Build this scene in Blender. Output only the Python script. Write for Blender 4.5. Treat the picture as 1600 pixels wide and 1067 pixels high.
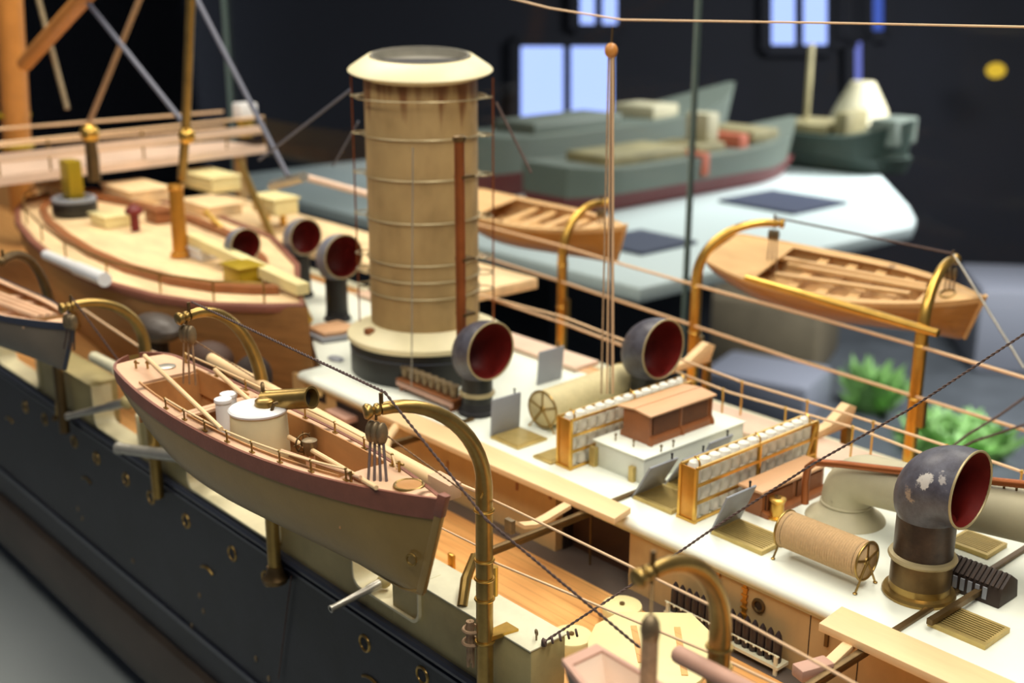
import bpy, bmesh, math, random
import numpy as np
from mathutils import Vector
random.seed(7)
for o in list(bpy.data.objects): bpy.data.objects.remove(o, do_unlink=True)
SC = bpy.context.scene
COL = SC.collection
U = 0.01                       # every length below is in centimetres on the ship model
# ---------------------------------------------------------------- camera
YAW, PITCH, ROLL, FPX, CAMH = math.radians(41.5), math.radians(16.96), math.radians(0.14), 1866.0, 30.0
_f = np.array([-math.cos(YAW)*math.cos(PITCH), math.sin(YAW)*math.cos(PITCH), -math.sin(PITCH)])
_r = np.cross(_f, [0, 0, 1]); _r /= np.linalg.norm(_r); _u = np.cross(_r, _f)
_c, _s = math.cos(ROLL), math.sin(ROLL)
RX, UX = _c*_r + _s*_u, -_s*_r + _c*_u
CAM = np.array([0, 0, CAMH])
cd = bpy.data.cameras.new('camera'); cam = bpy.data.objects.new('camera', cd); COL.objects.link(cam)
from mathutils import Matrix
cam.matrix_world = Matrix(((RX[0], UX[0], -_f[0], 0), (RX[1], UX[1], -_f[1], 0), (RX[2], UX[2], -_f[2], CAMH*U), (0, 0, 0, 1)))
cd.sensor_width = 36; cd.lens = FPX/1600*36; cd.clip_start = 0.01; cd.clip_end = 50
cd.dof.use_dof = True; cd.dof.focus_distance = 0.575; cd.dof.aperture_fstop = 8.0
SC.camera = cam
SC.view_settings.view_transform = 'Standard'; SC.view_settings.look = 'None'
SC.view_settings.exposure = 0.12; SC.view_settings.gamma = 1.0; SC.view_settings.use_curve_mapping = False
# ---------------------------------------------------------------- light
w = bpy.data.worlds.new('world'); SC.world = w; w.use_nodes = True
w.node_tree.nodes['Background'].inputs[0].default_value = (0.50, 0.56, 0.74, 1)
w.node_tree.nodes['Background'].inputs[1].default_value = 0.10
def area(name, loc, target, sx, sy, power, col):
    ld = bpy.data.lights.new(name, 'AREA'); ld.shape = 'RECTANGLE'; ld.size = sx*U; ld.size_y = sy*U
    ld.energy = power; ld.color = col
    o = bpy.data.objects.new(name, ld); COL.objects.link(o); o.location = Vector(loc)*U
    o.rotation_euler = (Vector(target)-Vector(loc)).to_track_quat('-Z', 'Y').to_euler()
    return o
area('case_lamp', (-30, 64, 95), (-40, 55, 0), 190, 16, 15.0, (1.0, 0.94, 0.82))
area('case_lamp_bow', (-125, 60, 90), (-115, 52, 0), 60, 16, 7.5, (1.0, 0.92, 0.78))
area('front_fill', (-60, -6, 75), (-58, 34, -4), 150, 16, 4.6, (1.0, 0.95, 0.84))  # unseen front fill, added to brighten the launch and hull side
area('hall_case_lamp', (-170, 210, 75), (-170, 205, -14), 120, 50, 8.5, (0.95, 1.0, 0.98))
area('hall_floor_fill', (-110, 310, 60), (-190, 310, -100), 60, 60, 55.0, (0.95, 0.97, 1.0))  # unseen area light, added to brighten the hall floor and its blocks

# ---------------------------------------------------------------- pixel measuring helpers (photo pixel -> point on a ship plane)
def ray(x, y): return RX*((x-800)/FPX) + UX*(-(y-533.5)/FPX) + _f
def Pz(x, y, z=0.0):
    d = ray(x, y); return CAM + d*((z-CAMH)/d[2])
def Py(x, y, Y):
    d = ray(x, y); return CAM + d*(Y/d[1])
def Px(x, y, X):
    d = ray(x, y); return CAM + d*(X/d[0])
A = lambda *v: np.array(v, float)
# ---------------------------------------------------------------- materials
def lin(c): 
    return tuple((v/255/12.92 if v/255 <= .04045 else ((v/255+.055)/1.055)**2.4) for v in c)+(1,)
def mat(name, col, rough=.5, metal=0., var=.0, vscale=60., col2=None, bump=0., bscale=200., stretch=(1, 1, 1), spec=.5, coat=0.):
    m = bpy.data.materials.new(name); m.use_nodes = True; nt = m.node_tree; b = nt.nodes['Principled BSDF']
    b.inputs['Roughness'].default_value = rough; b.inputs['Metallic'].default_value = metal
    b.inputs['Specular IOR Level'].default_value = spec; b.inputs['Coat Weight'].default_value = coat
    b.inputs['Base Color'].default_value = lin(col)
    if var or col2 or bump:
        tc = nt.nodes.new('ShaderNodeTexCoord'); mp = nt.nodes.new('ShaderNodeMapping'); mp.inputs['Scale'].default_value = stretch
        nt.links.new(tc.outputs['Object'], mp.inputs[0])
        nz = nt.nodes.new('ShaderNodeTexNoise'); nz.inputs['Scale'].default_value = vscale; nz.inputs['Detail'].default_value = 6; nz.inputs['Roughness'].default_value = .65
        nt.links.new(mp.outputs[0], nz.inputs['Vector'])
        if var or col2:
            rp = nt.nodes.new('ShaderNodeValToRGB'); c = lin(col)
            k = var or .3
            rp.color_ramp.elements[0].position = .3; rp.color_ramp.elements[1].position = .7
            rp.color_ramp.elements[0].color = (lin(col2) if col2 else tuple(v*(1-k) for v in c[:3])+(1,))
            rp.color_ramp.elements[1].color = c if col2 else tuple(min(1, v*(1+k*.6)) for v in c[:3])+(1,)
            nt.links.new(nz.outputs[0], rp.inputs[0]); nt.links.new(rp.outputs[0], b.inputs['Base Color'])
        if bump:
            n2 = nt.nodes.new('ShaderNodeTexNoise'); n2.inputs['Scale'].default_value = bscale; nt.links.new(mp.outputs[0], n2.inputs['Vector'])
            bp = nt.nodes.new('ShaderNodeBump'); bp.inputs['Strength'].default_value = bump; bp.inputs['Distance'].default_value = .0006
            nt.links.new(n2.outputs[0], bp.inputs['Height']); nt.links.new(bp.outputs[0], b.inputs['Normal'])
    return m
def emit(name, col, s):
    m = bpy.data.materials.new(name); m.use_nodes = True; nt = m.node_tree; nt.nodes.remove(nt.nodes['Principled BSDF'])
    e = nt.nodes.new('ShaderNodeEmission'); e.inputs[0].default_value = lin(col); e.inputs[1].default_value = s
    nt.links.new(e.outputs[0], nt.nodes['Material Output'].inputs[0]); return m
M = dict(
 black=mat('black_hull_paint', (34, 37, 45), .5, 0, .35, 25, bump=.15, bscale=400),
 underbody=mat('brown_underbody', (66, 56, 48), .5, 0, .25, 20),
 rubrail=mat('blue_black_moulding', (58, 62, 74), .35),
 buff=mat('buff_bulwark_paint', (180, 164, 112), .6, 0, .18, 30, bump=.15),
 cap=mat('pale_bulwark_cap', (214, 210, 180), .55, 0, .10, 60),
 portlip=mat('cream_port_lining', (226, 216, 176), .5, 0, .1, 60),
 white=mat('white_roof_paint', (232, 236, 222), .55, 0, .05, 20),
 whitebox=mat('white_trunk_paint', (214, 217, 205), .6, 0, .06, 40),
 house=mat('tan_house_wall', (198, 164, 112), .6, 0, .14, 40, stretch=(1, 1, .3)),
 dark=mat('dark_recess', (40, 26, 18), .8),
 deckwood=None, plank=mat('pale_plank_wood', (234, 198, 148), .55, 0, .12, 60, stretch=(.15, 1, 1)),
 mahog=mat('mahogany_strake', (132, 80, 62), .5, 0, .15, 120, bump=.2, bscale=600),
 launchhull=mat('olive_launch_paint', (158, 128, 72), .36, .35, .12, 30, bump=.1, bscale=500),
 launchdeck=mat('launch_deck_wood', (218, 176, 140), .55, 0, .12, 60, stretch=(.2, 1, 1)),
 launchin=mat('launch_inner_wood', (190, 138, 84), .5, 0, .18, 60, stretch=(.2, 1, 1)),
 cutter=mat('varnished_cutter_planking', (182, 126, 58), .35, 0, .25, 90, stretch=(.08, 1, 3), coat=.3),
 cutterin=mat('cutter_inner_wood', (218, 176, 120), .5, 0, .2, 60, stretch=(.2, 1, 1)),
 greyboat=mat('grey_boat_paint', (120, 108, 92), .5, 0, .15, 30),
 bigboat=mat('brown_boat_planking', (148, 106, 62), .45, 0, .3, 40, stretch=(.1, 1, 4)),
 bigdeck=mat('boat_deck_wood', (236, 204, 156), .55, 0, .3, 35, stretch=(.3, 1, 1)),
 brass=mat('polished_brass', (214, 170, 84), .3, .9, .15, 80),
 amber=mat('amber_brass_panel', (196, 136, 50), .35, .55, .2, 60),
 davit=mat('aged_brass', (168, 138, 78), .33, .85, .3, 60),
 davitdark=mat('tarnished_brass', (112, 90, 58), .45, .8, .3, 60),
 grating=mat('brass_grating', (196, 172, 108), .42, .6, .15, 120),
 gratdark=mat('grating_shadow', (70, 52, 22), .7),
 grey=mat('grey_lid_paint', (142, 145, 152), .5, 0, .08, 60),
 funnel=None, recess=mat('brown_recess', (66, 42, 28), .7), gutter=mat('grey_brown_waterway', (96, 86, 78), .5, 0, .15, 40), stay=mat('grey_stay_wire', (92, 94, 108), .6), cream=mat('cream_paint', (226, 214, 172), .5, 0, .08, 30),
 soot=mat('sooty_black', (28, 27, 30), .7), collarblack=mat('black_funnel_base', (26, 27, 26), .45, 0, .2, 60),
 copper=mat('brown_copper', (152, 86, 44), .38, .55, .2, 60), hoop=mat('steel_hoop', (170, 156, 122), .4, .6),
 cowl=None, cowlred=mat('dark_red_cowl_lining', (112, 22, 16), .55, 0, .3, 60),
 cowlstem=mat('worn_bronze_stem', (78, 62, 52), .4, .5, .55, 70, col2=(38, 30, 28)), rim=mat('worn_rim', (176, 160, 120), .45, .4),
 trunk=mat('grey_buff_trunking', (180, 172, 142), .55, 0, .1, 40),
 rope=mat('tan_rope', (170, 140, 108), .85, 0, .3, 300), darkrope=mat('dark_rope', (88, 70, 64), .85, 0, .3, 300),
 wire=mat('pinkish_wire_rail', (222, 186, 146), .45, .2), reelrope=mat('wound_hemp', (204, 172, 128), .9, 0, .12, 500, bump=.5, bscale=1500),
 reelcanvas=mat('cream_canvas_roll', (214, 200, 152), .7, 0, .12, 90, bump=.5, bscale=700),
 hammock=mat('white_canvas', (230, 228, 216), .8, 0, .08, 200, bump=.4, bscale=500),
 skywood=mat('skylight_mahogany', (146, 88, 48), .45, 0, .2, 80), skyroof=mat('skylight_roof_wood', (214, 166, 122), .5, 0, .1, 80, stretch=(1, .2, 1)),
 louver=mat('dark_louvre', (46, 32, 24), .6), bottle=mat('dark_shell', (46, 36, 36), .4),
 ivory=mat('ivory_plate', (232, 218, 160), .45, 0, .08, 40), steel=mat('dull_steel', (176, 172, 160), .35, .6, .15, 80),
 pewter=mat('pewter_block', (134, 116, 88), .45, .6, .3, 200), pink=mat('pinkish_boat_paint', (190, 148, 128), .55, 0, .08, 60), pinkfloor=mat('pale_boat_floor', (236, 214, 194), .6),
 mastm=mat('varnished_mast', (196, 130, 60), .4, 0, .15, 40), bridge=mat('pinkish_bridge_planks', (224, 194, 170), .6, 0, .1, 30),
 canister=mat('white_enamel', (226, 226, 226), .35), yellow=mat('yellow_brass_box', (176, 148, 30), .4, .3),
 hallwall=mat('dark_hall_wall', (12, 14, 24), .9, 0, .3, 2), hallfloor=mat('dark_hall_floor', (84, 88, 92), .5, 0, .3, 6),
 table=mat('white_display_table', (192, 204, 202), .5), paper=mat('blue_label_card', (52, 58, 80), .6),
 shipgrey=mat('grey_green_ship_paint', (92, 100, 90), .6), shipred=mat('red_boot_paint', (104, 38, 38), .6), shipgreen=mat('dark_green_ship_paint', (42, 56, 48), .55),
 shipdeck=mat('khaki_ship_deck', (140, 130, 92), .6, 0, .4, 12), shipwhite=mat('ship_superstructure_white', (176, 168, 138), .6), orange=mat('orange_red_part', (170, 88, 62), .6),
 green=mat('bright_green_leaf', (140, 188, 104), .6, 0, .35, 10), caseground=mat('grey_case_floor', (150, 156, 156), .35), brownbox=mat('grey_brown_block', (112, 100, 78), .7, 0, .3, 4), greybox=mat('grey_block', (128, 130, 140), .6),
 sealant=mat('grey_green_glass_edge', (104, 118, 110), .3),
 window=emit('daylit_window', (160, 182, 255), 1.5), windowdim=emit('dim_blue_window', (90, 120, 230), .6), lampy=emit('yellow_lamp_glow', (230, 190, 60), .9),
)
def planks(name, c1, c2, width, axis='Y', rough=.35):
    m = mat(name, c1, rough); nt = m.node_tree; b = nt.nodes['Principled BSDF']
    tc = nt.nodes.new('ShaderNodeTexCoord'); mp = nt.nodes.new('ShaderNodeMapping'); nt.links.new(tc.outputs['Object'], mp.inputs[0])
    wv = nt.nodes.new('ShaderNodeTexWave'); wv.wave_type = 'BANDS'; wv.bands_direction = axis; wv.wave_profile = 'SAW'
    wv.inputs['Scale'].default_value = 1/(width*U)/20*6.2832/1.0; nt.links.new(mp.outputs[0], wv.inputs['Vector'])
    mp2 = nt.nodes.new('ShaderNodeMapping'); mp2.inputs['Scale'].default_value = (.12, 1, 1); nt.links.new(tc.outputs['Object'], mp2.inputs[0])
    nz = nt.nodes.new('ShaderNodeTexNoise'); nz.inputs['Scale'].default_value = 140; nz.inputs['Detail'].default_value = 5; nt.links.new(mp2.outputs[0], nz.inputs['Vector'])
    rp = nt.nodes.new('ShaderNodeValToRGB'); rp.color_ramp.elements[0].color = lin(c2); rp.color_ramp.elements[1].color = lin(c1)
    rp.color_ramp.elements[0].position = .3; rp.color_ramp.elements[1].position = .7; nt.links.new(nz.outputs[0], rp.inputs[0])
    rs = nt.nodes.new('ShaderNodeValToRGB'); rs.color_ramp.elements[0].position = .0; rs.color_ramp.elements[0].color = (.45, .4, .35, 1)
    rs.color_ramp.elements[1].position = .08; rs.color_ramp.elements[1].color = (1, 1, 1, 1); nt.links.new(wv.outputs[1], rs.inputs[0])
    mx = nt.nodes.new('ShaderNodeMix'); mx.data_type = 'RGBA'; mx.blend_type = 'MULTIPLY'; mx.inputs[0].default_value = 1
    nt.links.new(rp.outputs[0], mx.inputs[6]); nt.links.new(rs.outputs[0], mx.inputs[7]); nt.links.new(mx.outputs[2], b.inputs['Base Color'])
    return m
M['deckwood'] = planks('orange_deck_planking', (238, 182, 112), (212, 150, 86), .75)
def funnelmat():
    m = mat('tan_funnel_paint', (178, 148, 98), .5, bump=.12, bscale=300); nt = m.node_tree; b = nt.nodes['Principled BSDF']
    tc = nt.nodes.new('ShaderNodeTexCoord'); mp = nt.nodes.new('ShaderNodeMapping'); mp.inputs['Scale'].default_value = (1, 1, .55); nt.links.new(tc.outputs['Object'], mp.inputs[0])
    nz = nt.nodes.new('ShaderNodeTexNoise'); nz.inputs['Scale'].default_value = 70; nz.inputs['Detail'].default_value = 4; nt.links.new(mp.outputs[0], nz.inputs['Vector'])
    rp = nt.nodes.new('ShaderNodeValToRGB'); rp.color_ramp.elements[0].position = .30; rp.color_ramp.elements[0].color = lin((152, 126, 82)); rp.color_ramp.elements[1].position = .62; rp.color_ramp.elements[1].color = lin((172, 144, 96))
    e = rp.color_ramp.elements.new(.44); e.color = lin((164, 136, 90))
    nt.links.new(nz.outputs[0], rp.inputs[0])
    # rust band and drips beneath the cap
    sp = nt.nodes.new('ShaderNodeSeparateXYZ'); nt.links.new(tc.outputs['Object'], sp.inputs[0])
    n2 = nt.nodes.new('ShaderNodeTexNoise'); n2.inputs['Scale'].default_value = 120; mp2 = nt.nodes.new('ShaderNodeMapping'); mp2.inputs['Scale'].default_value = (1, 1, .05)
    nt.links.new(tc.outputs['Object'], mp2.inputs[0]); nt.links.new(mp2.outputs[0], n2.inputs['Vector'])
    ad = nt.nodes.new('ShaderNodeMath'); ad.operation = 'MULTIPLY_ADD'; ad.inputs[1].default_value = .10; nt.links.new(n2.outputs[0], ad.inputs[0]); nt.links.new(sp.outputs[2], ad.inputs[2])
    mr = nt.nodes.new('ShaderNodeMapRange'); mr.inputs[1].default_value = .258; mr.inputs[2].default_value = .275; nt.links.new(ad.outputs[0], mr.inputs[0])
    mx = nt.nodes.new('ShaderNodeMix'); mx.data_type = 'RGBA'; nt.links.new(mr.outputs[0], mx.inputs[0]); nt.links.new(rp.outputs[0], mx.inputs[6]); mx.inputs[7].default_value = lin((120, 80, 44))
    nt.links.new(mx.outputs[2], b.inputs['Base Color']); return m
M['funnel'] = funnelmat()
def cowlmat(name, chips):
    m = mat(name, (70, 68, 80), .42); nt = m.node_tree; b = nt.nodes['Principled BSDF']
    tc = nt.nodes.new('ShaderNodeTexCoord')
    nz = nt.nodes.new('ShaderNodeTexNoise'); nz.inputs['Scale'].default_value = 90; nz.inputs['Detail'].default_value = 8; nz.inputs['Roughness'].default_value = .7; nt.links.new(tc.outputs['Object'], nz.inputs['Vector'])
    rp = nt.nodes.new('ShaderNodeValToRGB'); rp.color_ramp.elements[0].color = lin((50, 46, 54)); rp.color_ramp.elements[1].color = lin((96, 96, 108)); rp.color_ramp.elements[0].position = .3; rp.color_ramp.elements[1].position = .72
    nt.links.new(nz.outputs[0], rp.inputs[0]); out = rp.outputs[0]
    for (p, rad, col) in chips:
        vm = nt.nodes.new('ShaderNodeVectorMath'); vm.operation = 'DISTANCE'; vm.inputs[1].default_value = tuple(float(v) for v in p); nt.links.new(tc.outputs['Object'], vm.inputs[0])
        ma = nt.nodes.new('ShaderNodeMath'); ma.operation = 'MULTIPLY_ADD'; ma.inputs[1].default_value = -.022; nt.links.new(nz.outputs[0], ma.inputs[0]); nt.links.new(vm.outputs['Value'], ma.inputs[2])
        mr = nt.nodes.new('ShaderNodeMapRange'); mr.inputs[1].default_value = rad-.0118; mr.inputs[2].default_value = rad-.0108; mr.inputs[3].default_value = 1; mr.inputs[4].default_value = 0; nt.links.new(ma.outputs[0], mr.inputs[0])
        mx = nt.nodes.new('ShaderNodeMix'); mx.data_type = 'RGBA'; nt.links.new(mr.outputs[0], mx.inputs[0]); nt.links.new(out, mx.inputs[6]); mx.inputs[7].default_value = lin(col); out = mx.outputs[2]
    nt.links.new(out, b.inputs['Base Color']); return m
M['cowl'] = cowlmat('dark_slate_cowl_paint', [])
M['cowllight'] = mat('pale_slate_cowl_paint', (120, 122, 134), .45, 0, .15, 60)
def glassmat():
    m = bpy.data.materials.new('case_glass'); m.use_nodes = True; nt = m.node_tree; nt.nodes.remove(nt.nodes['Principled BSDF'])
    t = nt.nodes.new('ShaderNodeBsdfTransparent'); t.inputs[0].default_value = (.975, .985, .98, 1)
    g = nt.nodes.new('ShaderNodeBsdfGlossy'); g.inputs['Roughness'].default_value = .02
    fr = nt.nodes.new('ShaderNodeFresnel'); fr.inputs[0].default_value = 1.12
    mx = nt.nodes.new('ShaderNodeMixShader'); nt.links.new(fr.outputs[0], mx.inputs[0]); nt.links.new(t.outputs[0], mx.inputs[1]); nt.links.new(g.outputs[0], mx.inputs[2])
    nt.links.new(mx.outputs[0], nt.nodes['Material Output'].inputs[0]); return m
M['glass'] = glassmat()

# ---------------------------------------------------------------- mesh building
ORI = {}
class MB:
    def __init__(s, mtx=None): s.v = []; s.f = []; s.m = mtx
    def add(s, vs, fs):
        n = len(s.v)
        for p in vs:
            p = np.array(p, float)
            if s.m is not None: p = (s.m @ np.append(p, 1))[:3]
            s.v.append(p)
        s.f += [tuple(i+n for i in f) for f in fs]; return s
    def box(s, x0, x1, y0, y1, z0, z1):
        vs = [(x, y, z) for z in (z0, z1) for y in (y0, y1) for x in (x0, x1)]
        return s.add(vs, [(0, 2, 3, 1), (4, 5, 7, 6), (0, 1, 5, 4), (2, 6, 7, 3), (0, 4, 6, 2), (1, 3, 7, 5)])
    def obox(s, p, q, wid, hgt, up=(0, 0, 1)):          # beam from p to q, wid across, hgt along up
        p, q = A(*p), A(*q); d = q-p; d /= np.linalg.norm(d); sd = np.cross(d, up); sd /= np.linalg.norm(sd); u2 = np.cross(sd, d)
        vs = [e+sd*a*wid/2+u2*b*hgt/2 for e in (p, q) for b in (-1, 1) for a in (-1, 1)]
        return s.add(vs, [(0, 1, 3, 2), (4, 6, 7, 5), (0, 4, 5, 1), (2, 3, 7, 6), (0, 2, 6, 4), (1, 5, 7, 3)])
    def prism(s, poly, z0, z1):                          # poly in xy
        n = len(poly); vs = [(x, y, z0) for x, y in poly]+[(x, y, z1) for x, y in poly]
        return s.add(vs, [tuple(range(n))[::-1], tuple(range(n, 2*n))]+[(i, (i+1) % n, n+(i+1) % n, n+i) for i in range(n)])
    def slab(s, pts, th):                                # planar quad/polygon of 3-D points, thickness th along its normal
        pts = [A(*p) for p in pts]; nrm = np.cross(pts[1]-pts[0], pts[2]-pts[0]); nrm /= np.linalg.norm(nrm); n = len(pts)
        vs = pts+[p+nrm*th for p in pts]
        return s.add(vs, [tuple(range(n))[::-1], tuple(range(n, 2*n))]+[(i, (i+1) % n, n+(i+1) % n, n+i) for i in range(n)])
    def loft(s, rings, closed=True, cap0=True, cap1=True):
        k = len(rings[0]); vs = [p for r in rings for p in r]; fs = []
        for i in range(len(rings)-1):
            for j in range(k if closed else k-1):
                a, b = i*k+j, i*k+(j+1) % k
                fs.append((a, b, b+k, a+k))
        if cap0: fs.append(tuple(range(k))[::-1])
        if cap1: fs.append(tuple(range((len(rings)-1)*k, len(rings)*k)))
        return s.add(vs, fs)
    def tube(s, pts, r, n=10, caps=True):
        pts = [A(*p) for p in pts]; m = len(pts); rr = r if hasattr(r, '__len__') else [r]*m
        T = [pts[min(i+1, m-1)]-pts[max(i-1, 0)] for i in range(m)]; T = [t/(np.linalg.norm(t)+1e-12) for t in T]
        ref = A(0, 0, 1) if abs(T[0][2]) < .9 else A(1, 0, 0); u = np.cross(T[0], ref); u /= np.linalg.norm(u); rings = []
        for i in range(m):
            u = u-T[i]*np.dot(u, T[i]); u /= np.linalg.norm(u); v = np.cross(T[i], u)
            rings.append([pts[i]+rr[i]*(u*math.cos(2*math.pi*j/n)+v*math.sin(2*math.pi*j/n)) for j in range(n)])
        return s.loft(rings, True, caps, caps)
    def lathe(s, prof, c=(0, 0, 0), n=36, axis=(0, 0, 1), cap0=True, cap1=True):
        ax = A(*axis); ax /= np.linalg.norm(ax); ref = A(1, 0, 0) if abs(ax[0]) < .9 else A(0, 1, 0)
        u = np.cross(ref, ax); u /= np.linalg.norm(u); v = np.cross(ax, u); c = A(*c)
        return s.loft([[c+ax*z+r*(u*math.cos(2*math.pi*j/n)+v*math.sin(2*math.pi*j/n)) for j in range(n)] for r, z in prof], True, cap0, cap1)
    def cyl(s, p, q, r, n=20):
        p, q = A(*p), A(*q); return s.lathe([(r, 0), (r, np.linalg.norm(q-p))], p, n, q-p)
    def ring(s, c, R, r, axis=(0, 0, 1), n=36, k=8, a0=0, a1=2*math.pi, sx=1.):
        ax = A(*axis); ax /= np.linalg.norm(ax); ref = A(1, 0, 0) if abs(ax[0]) < .9 else A(0, 1, 0)
        u = np.cross(ref, ax); u /= np.linalg.norm(u); v = np.cross(ax, u); c = A(*c); full = abs(a1-a0-2*math.pi) < 1e-6
        rings = []
        for i in range(n if full else n+1):
            t = a0+(a1-a0)*i/n; d = u*math.cos(t)*sx+v*math.sin(t); ctr = c+d*R
            rings.append([ctr+r*(d*math.cos(2*math.pi*j/k)+ax*math.sin(2*math.pi*j/k)) for j in range(k)])
        if full: rings.append(rings[0])
        return s.loft(rings, True, not full, not full)
    def ball(s, c, r, n=14, sc=(1, 1, 1)):
        c = A(*c); h = n//2+1
        rings = [[c+r*A(sc[0]*math.sin(t)*math.cos(2*math.pi*j/n), sc[1]*math.sin(t)*math.sin(2*math.pi*j/n), -sc[2]*math.cos(t)) for j in range(n)] for t in np.linspace(.05, math.pi-.05, h)]
        return s.loft(rings)
    def build(s, name, m, parent=None, bevel=0, sharp=35, label=None):
        o3 = ORI.get(parent.name, np.zeros(3)) if parent else (np.mean(s.v, axis=0) if s.v else np.zeros(3))
        if not parent: o3 = A(o3[0], o3[1], min(p[2] for p in s.v))
        me = bpy.data.meshes.new(name); me.from_pydata([tuple((p-o3)*U) for p in s.v], [], s.f)
        bm = bmesh.new(); bm.from_mesh(me); bmesh.ops.remove_doubles(bm, verts=bm.verts, dist=1e-6); bmesh.ops.recalc_face_normals(bm, faces=bm.faces)
        if bevel:
            es = [e for e in bm.edges if len(e.link_faces) == 2 and e.calc_face_angle(0) > math.radians(40)]
            bmesh.ops.bevel(bm, geom=es, offset=bevel*U, segments=2, affect='EDGES', profile=.5, clamp_overlap=True)
        bm.to_mesh(me); bm.free()
        me.polygons.foreach_set('use_smooth', [True]*len(me.polygons)); me.set_sharp_from_angle(angle=math.radians(sharp))
        me.materials.append(M[m] if isinstance(m, str) else m)
        ob = bpy.data.objects.new(name, me); COL.objects.link(ob)
        if parent: ob.parent = parent; ORI[ob.name] = o3
        else: ob.location = tuple(o3*U); ORI[ob.name] = o3
        if label: ob['label'] = label
        return ob
def thing(name, label, cat, loc, group=None):
    o = bpy.data.objects.new(name, None); o.empty_display_size = .01; COL.objects.link(o); o.location = tuple(A(*loc)*U); ORI[o.name] = A(*loc)
    return tag(o, label, cat, group)
def tag(o, label, cat, group=None, kind=None):
    if label: o['label'] = label; o['category'] = cat
    if group: o['group'] = group
    if kind: o['kind'] = kind
    return o
def struct(o): o['kind'] = 'structure'; return o
def copy_tree(o, delta, label=None, group=None, parent=None):
    c = o.copy(); COL.objects.link(c)
    if parent: c.parent = parent
    else:
        c.location = o.location+Vector(delta)*U
        if label: c['label'] = label
        if group: c['group'] = group
    for ch in list(o.children): copy_tree(ch, (0, 0, 0), parent=c)
    return c
def frame(loc, yaw=0, roll=0, pitch=0):
    cy, sy, cr, sr, cp, sp = math.cos(yaw), math.sin(yaw), math.cos(roll), math.sin(roll), math.cos(pitch), math.sin(pitch)
    Rz = np.array([[cy, -sy, 0], [sy, cy, 0], [0, 0, 1]]); Rx = np.array([[1, 0, 0], [0, cr, -sr], [0, sr, cr]]); Ry = np.array([[cp, 0, sp], [0, 1, 0], [-sp, 0, cp]])
    m = np.eye(4); m[:3, :3] = Rz@Ry@Rx; m[:3, 3] = loc; return m
def sag(p, q, n=12, s=0):
    p, q = A(*p), A(*q); return [p+(q-p)*t-A(0, 0, s*4*t*(1-t)) for t in np.linspace(0, 1, n)]
def twist(p, q, r=.06, turns=20, n=None):               # two-strand rope
    p, q = A(*p), A(*q); d = q-p; L = np.linalg.norm(d); d /= L; u = np.cross(d, (0.1, .2, 1)); u /= np.linalg.norm(u); v = np.cross(d, u); n = n or int(turns*8)
    return [[p+d*L*t+r*(u*math.cos(turns*2*math.pi*t+k*math.pi)+v*math.sin(turns*2*math.pi*t+k*math.pi)) for t in np.linspace(0, 1, n)] for k in (0, 1)]

# ================================================================= THE SETTING
YC = 55.5                                                # ship's centre line
HS, HF = 34.2, 76.8                                      # near and far ship side
RN, RF = 46.8, 64.2                                      # near and far roof edge
DZ, BZ = -4.7, -0.9                                      # main deck, bulwark top
struct(MB().box(-700, 250, -100, 600, -102, -100).build('floor', 'hallfloor'))
vd = A(-math.cos(YAW), math.sin(YAW), 0); WD = 480.
def Pw(x, y, off=0.):                                    # on the far hall wall
    d = ray(x, y); return CAM + d*((WD-off)/np.dot(d, vd))
wr = A(math.sin(YAW), math.cos(YAW), 0); w0 = vd*WD
struct(MB().slab([w0-wr*420+A(0, 0, -100), w0+wr*420+A(0, 0, -100), w0+wr*420+A(0, 0, 220), w0-wr*420+A(0, 0, 220)], -4).build('wall_back', 'hallwall'))
def hallwin(n, x0, y0, x1, y1, m='window', bars=((.5, None),)):
    a, b, c, d = Pw(x0, y1, 3), Pw(x1, y1, 3), Pw(x1, y0, 3), Pw(x0, y0, 3)
    o = struct(MB().slab([a, b, c, d], -1).build('window_%d' % n, m))
    fr = MB()
    for p, q in ((a, b), (b, c), (c, d), (d, a)): fr.obox(p, q, 4, 4, vd)
    for t, _ in bars: fr.obox(a+(b-a)*t, d+(c-d)*t, 3, 3, vd)
    fr.build('window_frame', 'hallwall', o); return o
hallwin(1, 806, 64, 966, 212); hallwin(2, 898, -40, 972, 46)
hallwin(3, 1196, -60, 1300, 78); hallwin(4, 1308, -60, 1338, 66, 'windowdim', ())
hallwin(5, 1345, -60, 1388, 56, 'windowdim', ())
hallwin(6, 1326, -60, 1354, 142, emit('pillar_glow_strip', (130, 140, 230), .8), ())  # lit pillar drawn as an added glowing strip on the wall
tag(MB().ball(Pw(1556, 110, 40), 3.4, sc=(1, 1, .8)).build('wall_lamp', 'lampy'), 'small yellow lamp glowing in the dark at upper right', 'lamp')

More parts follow.
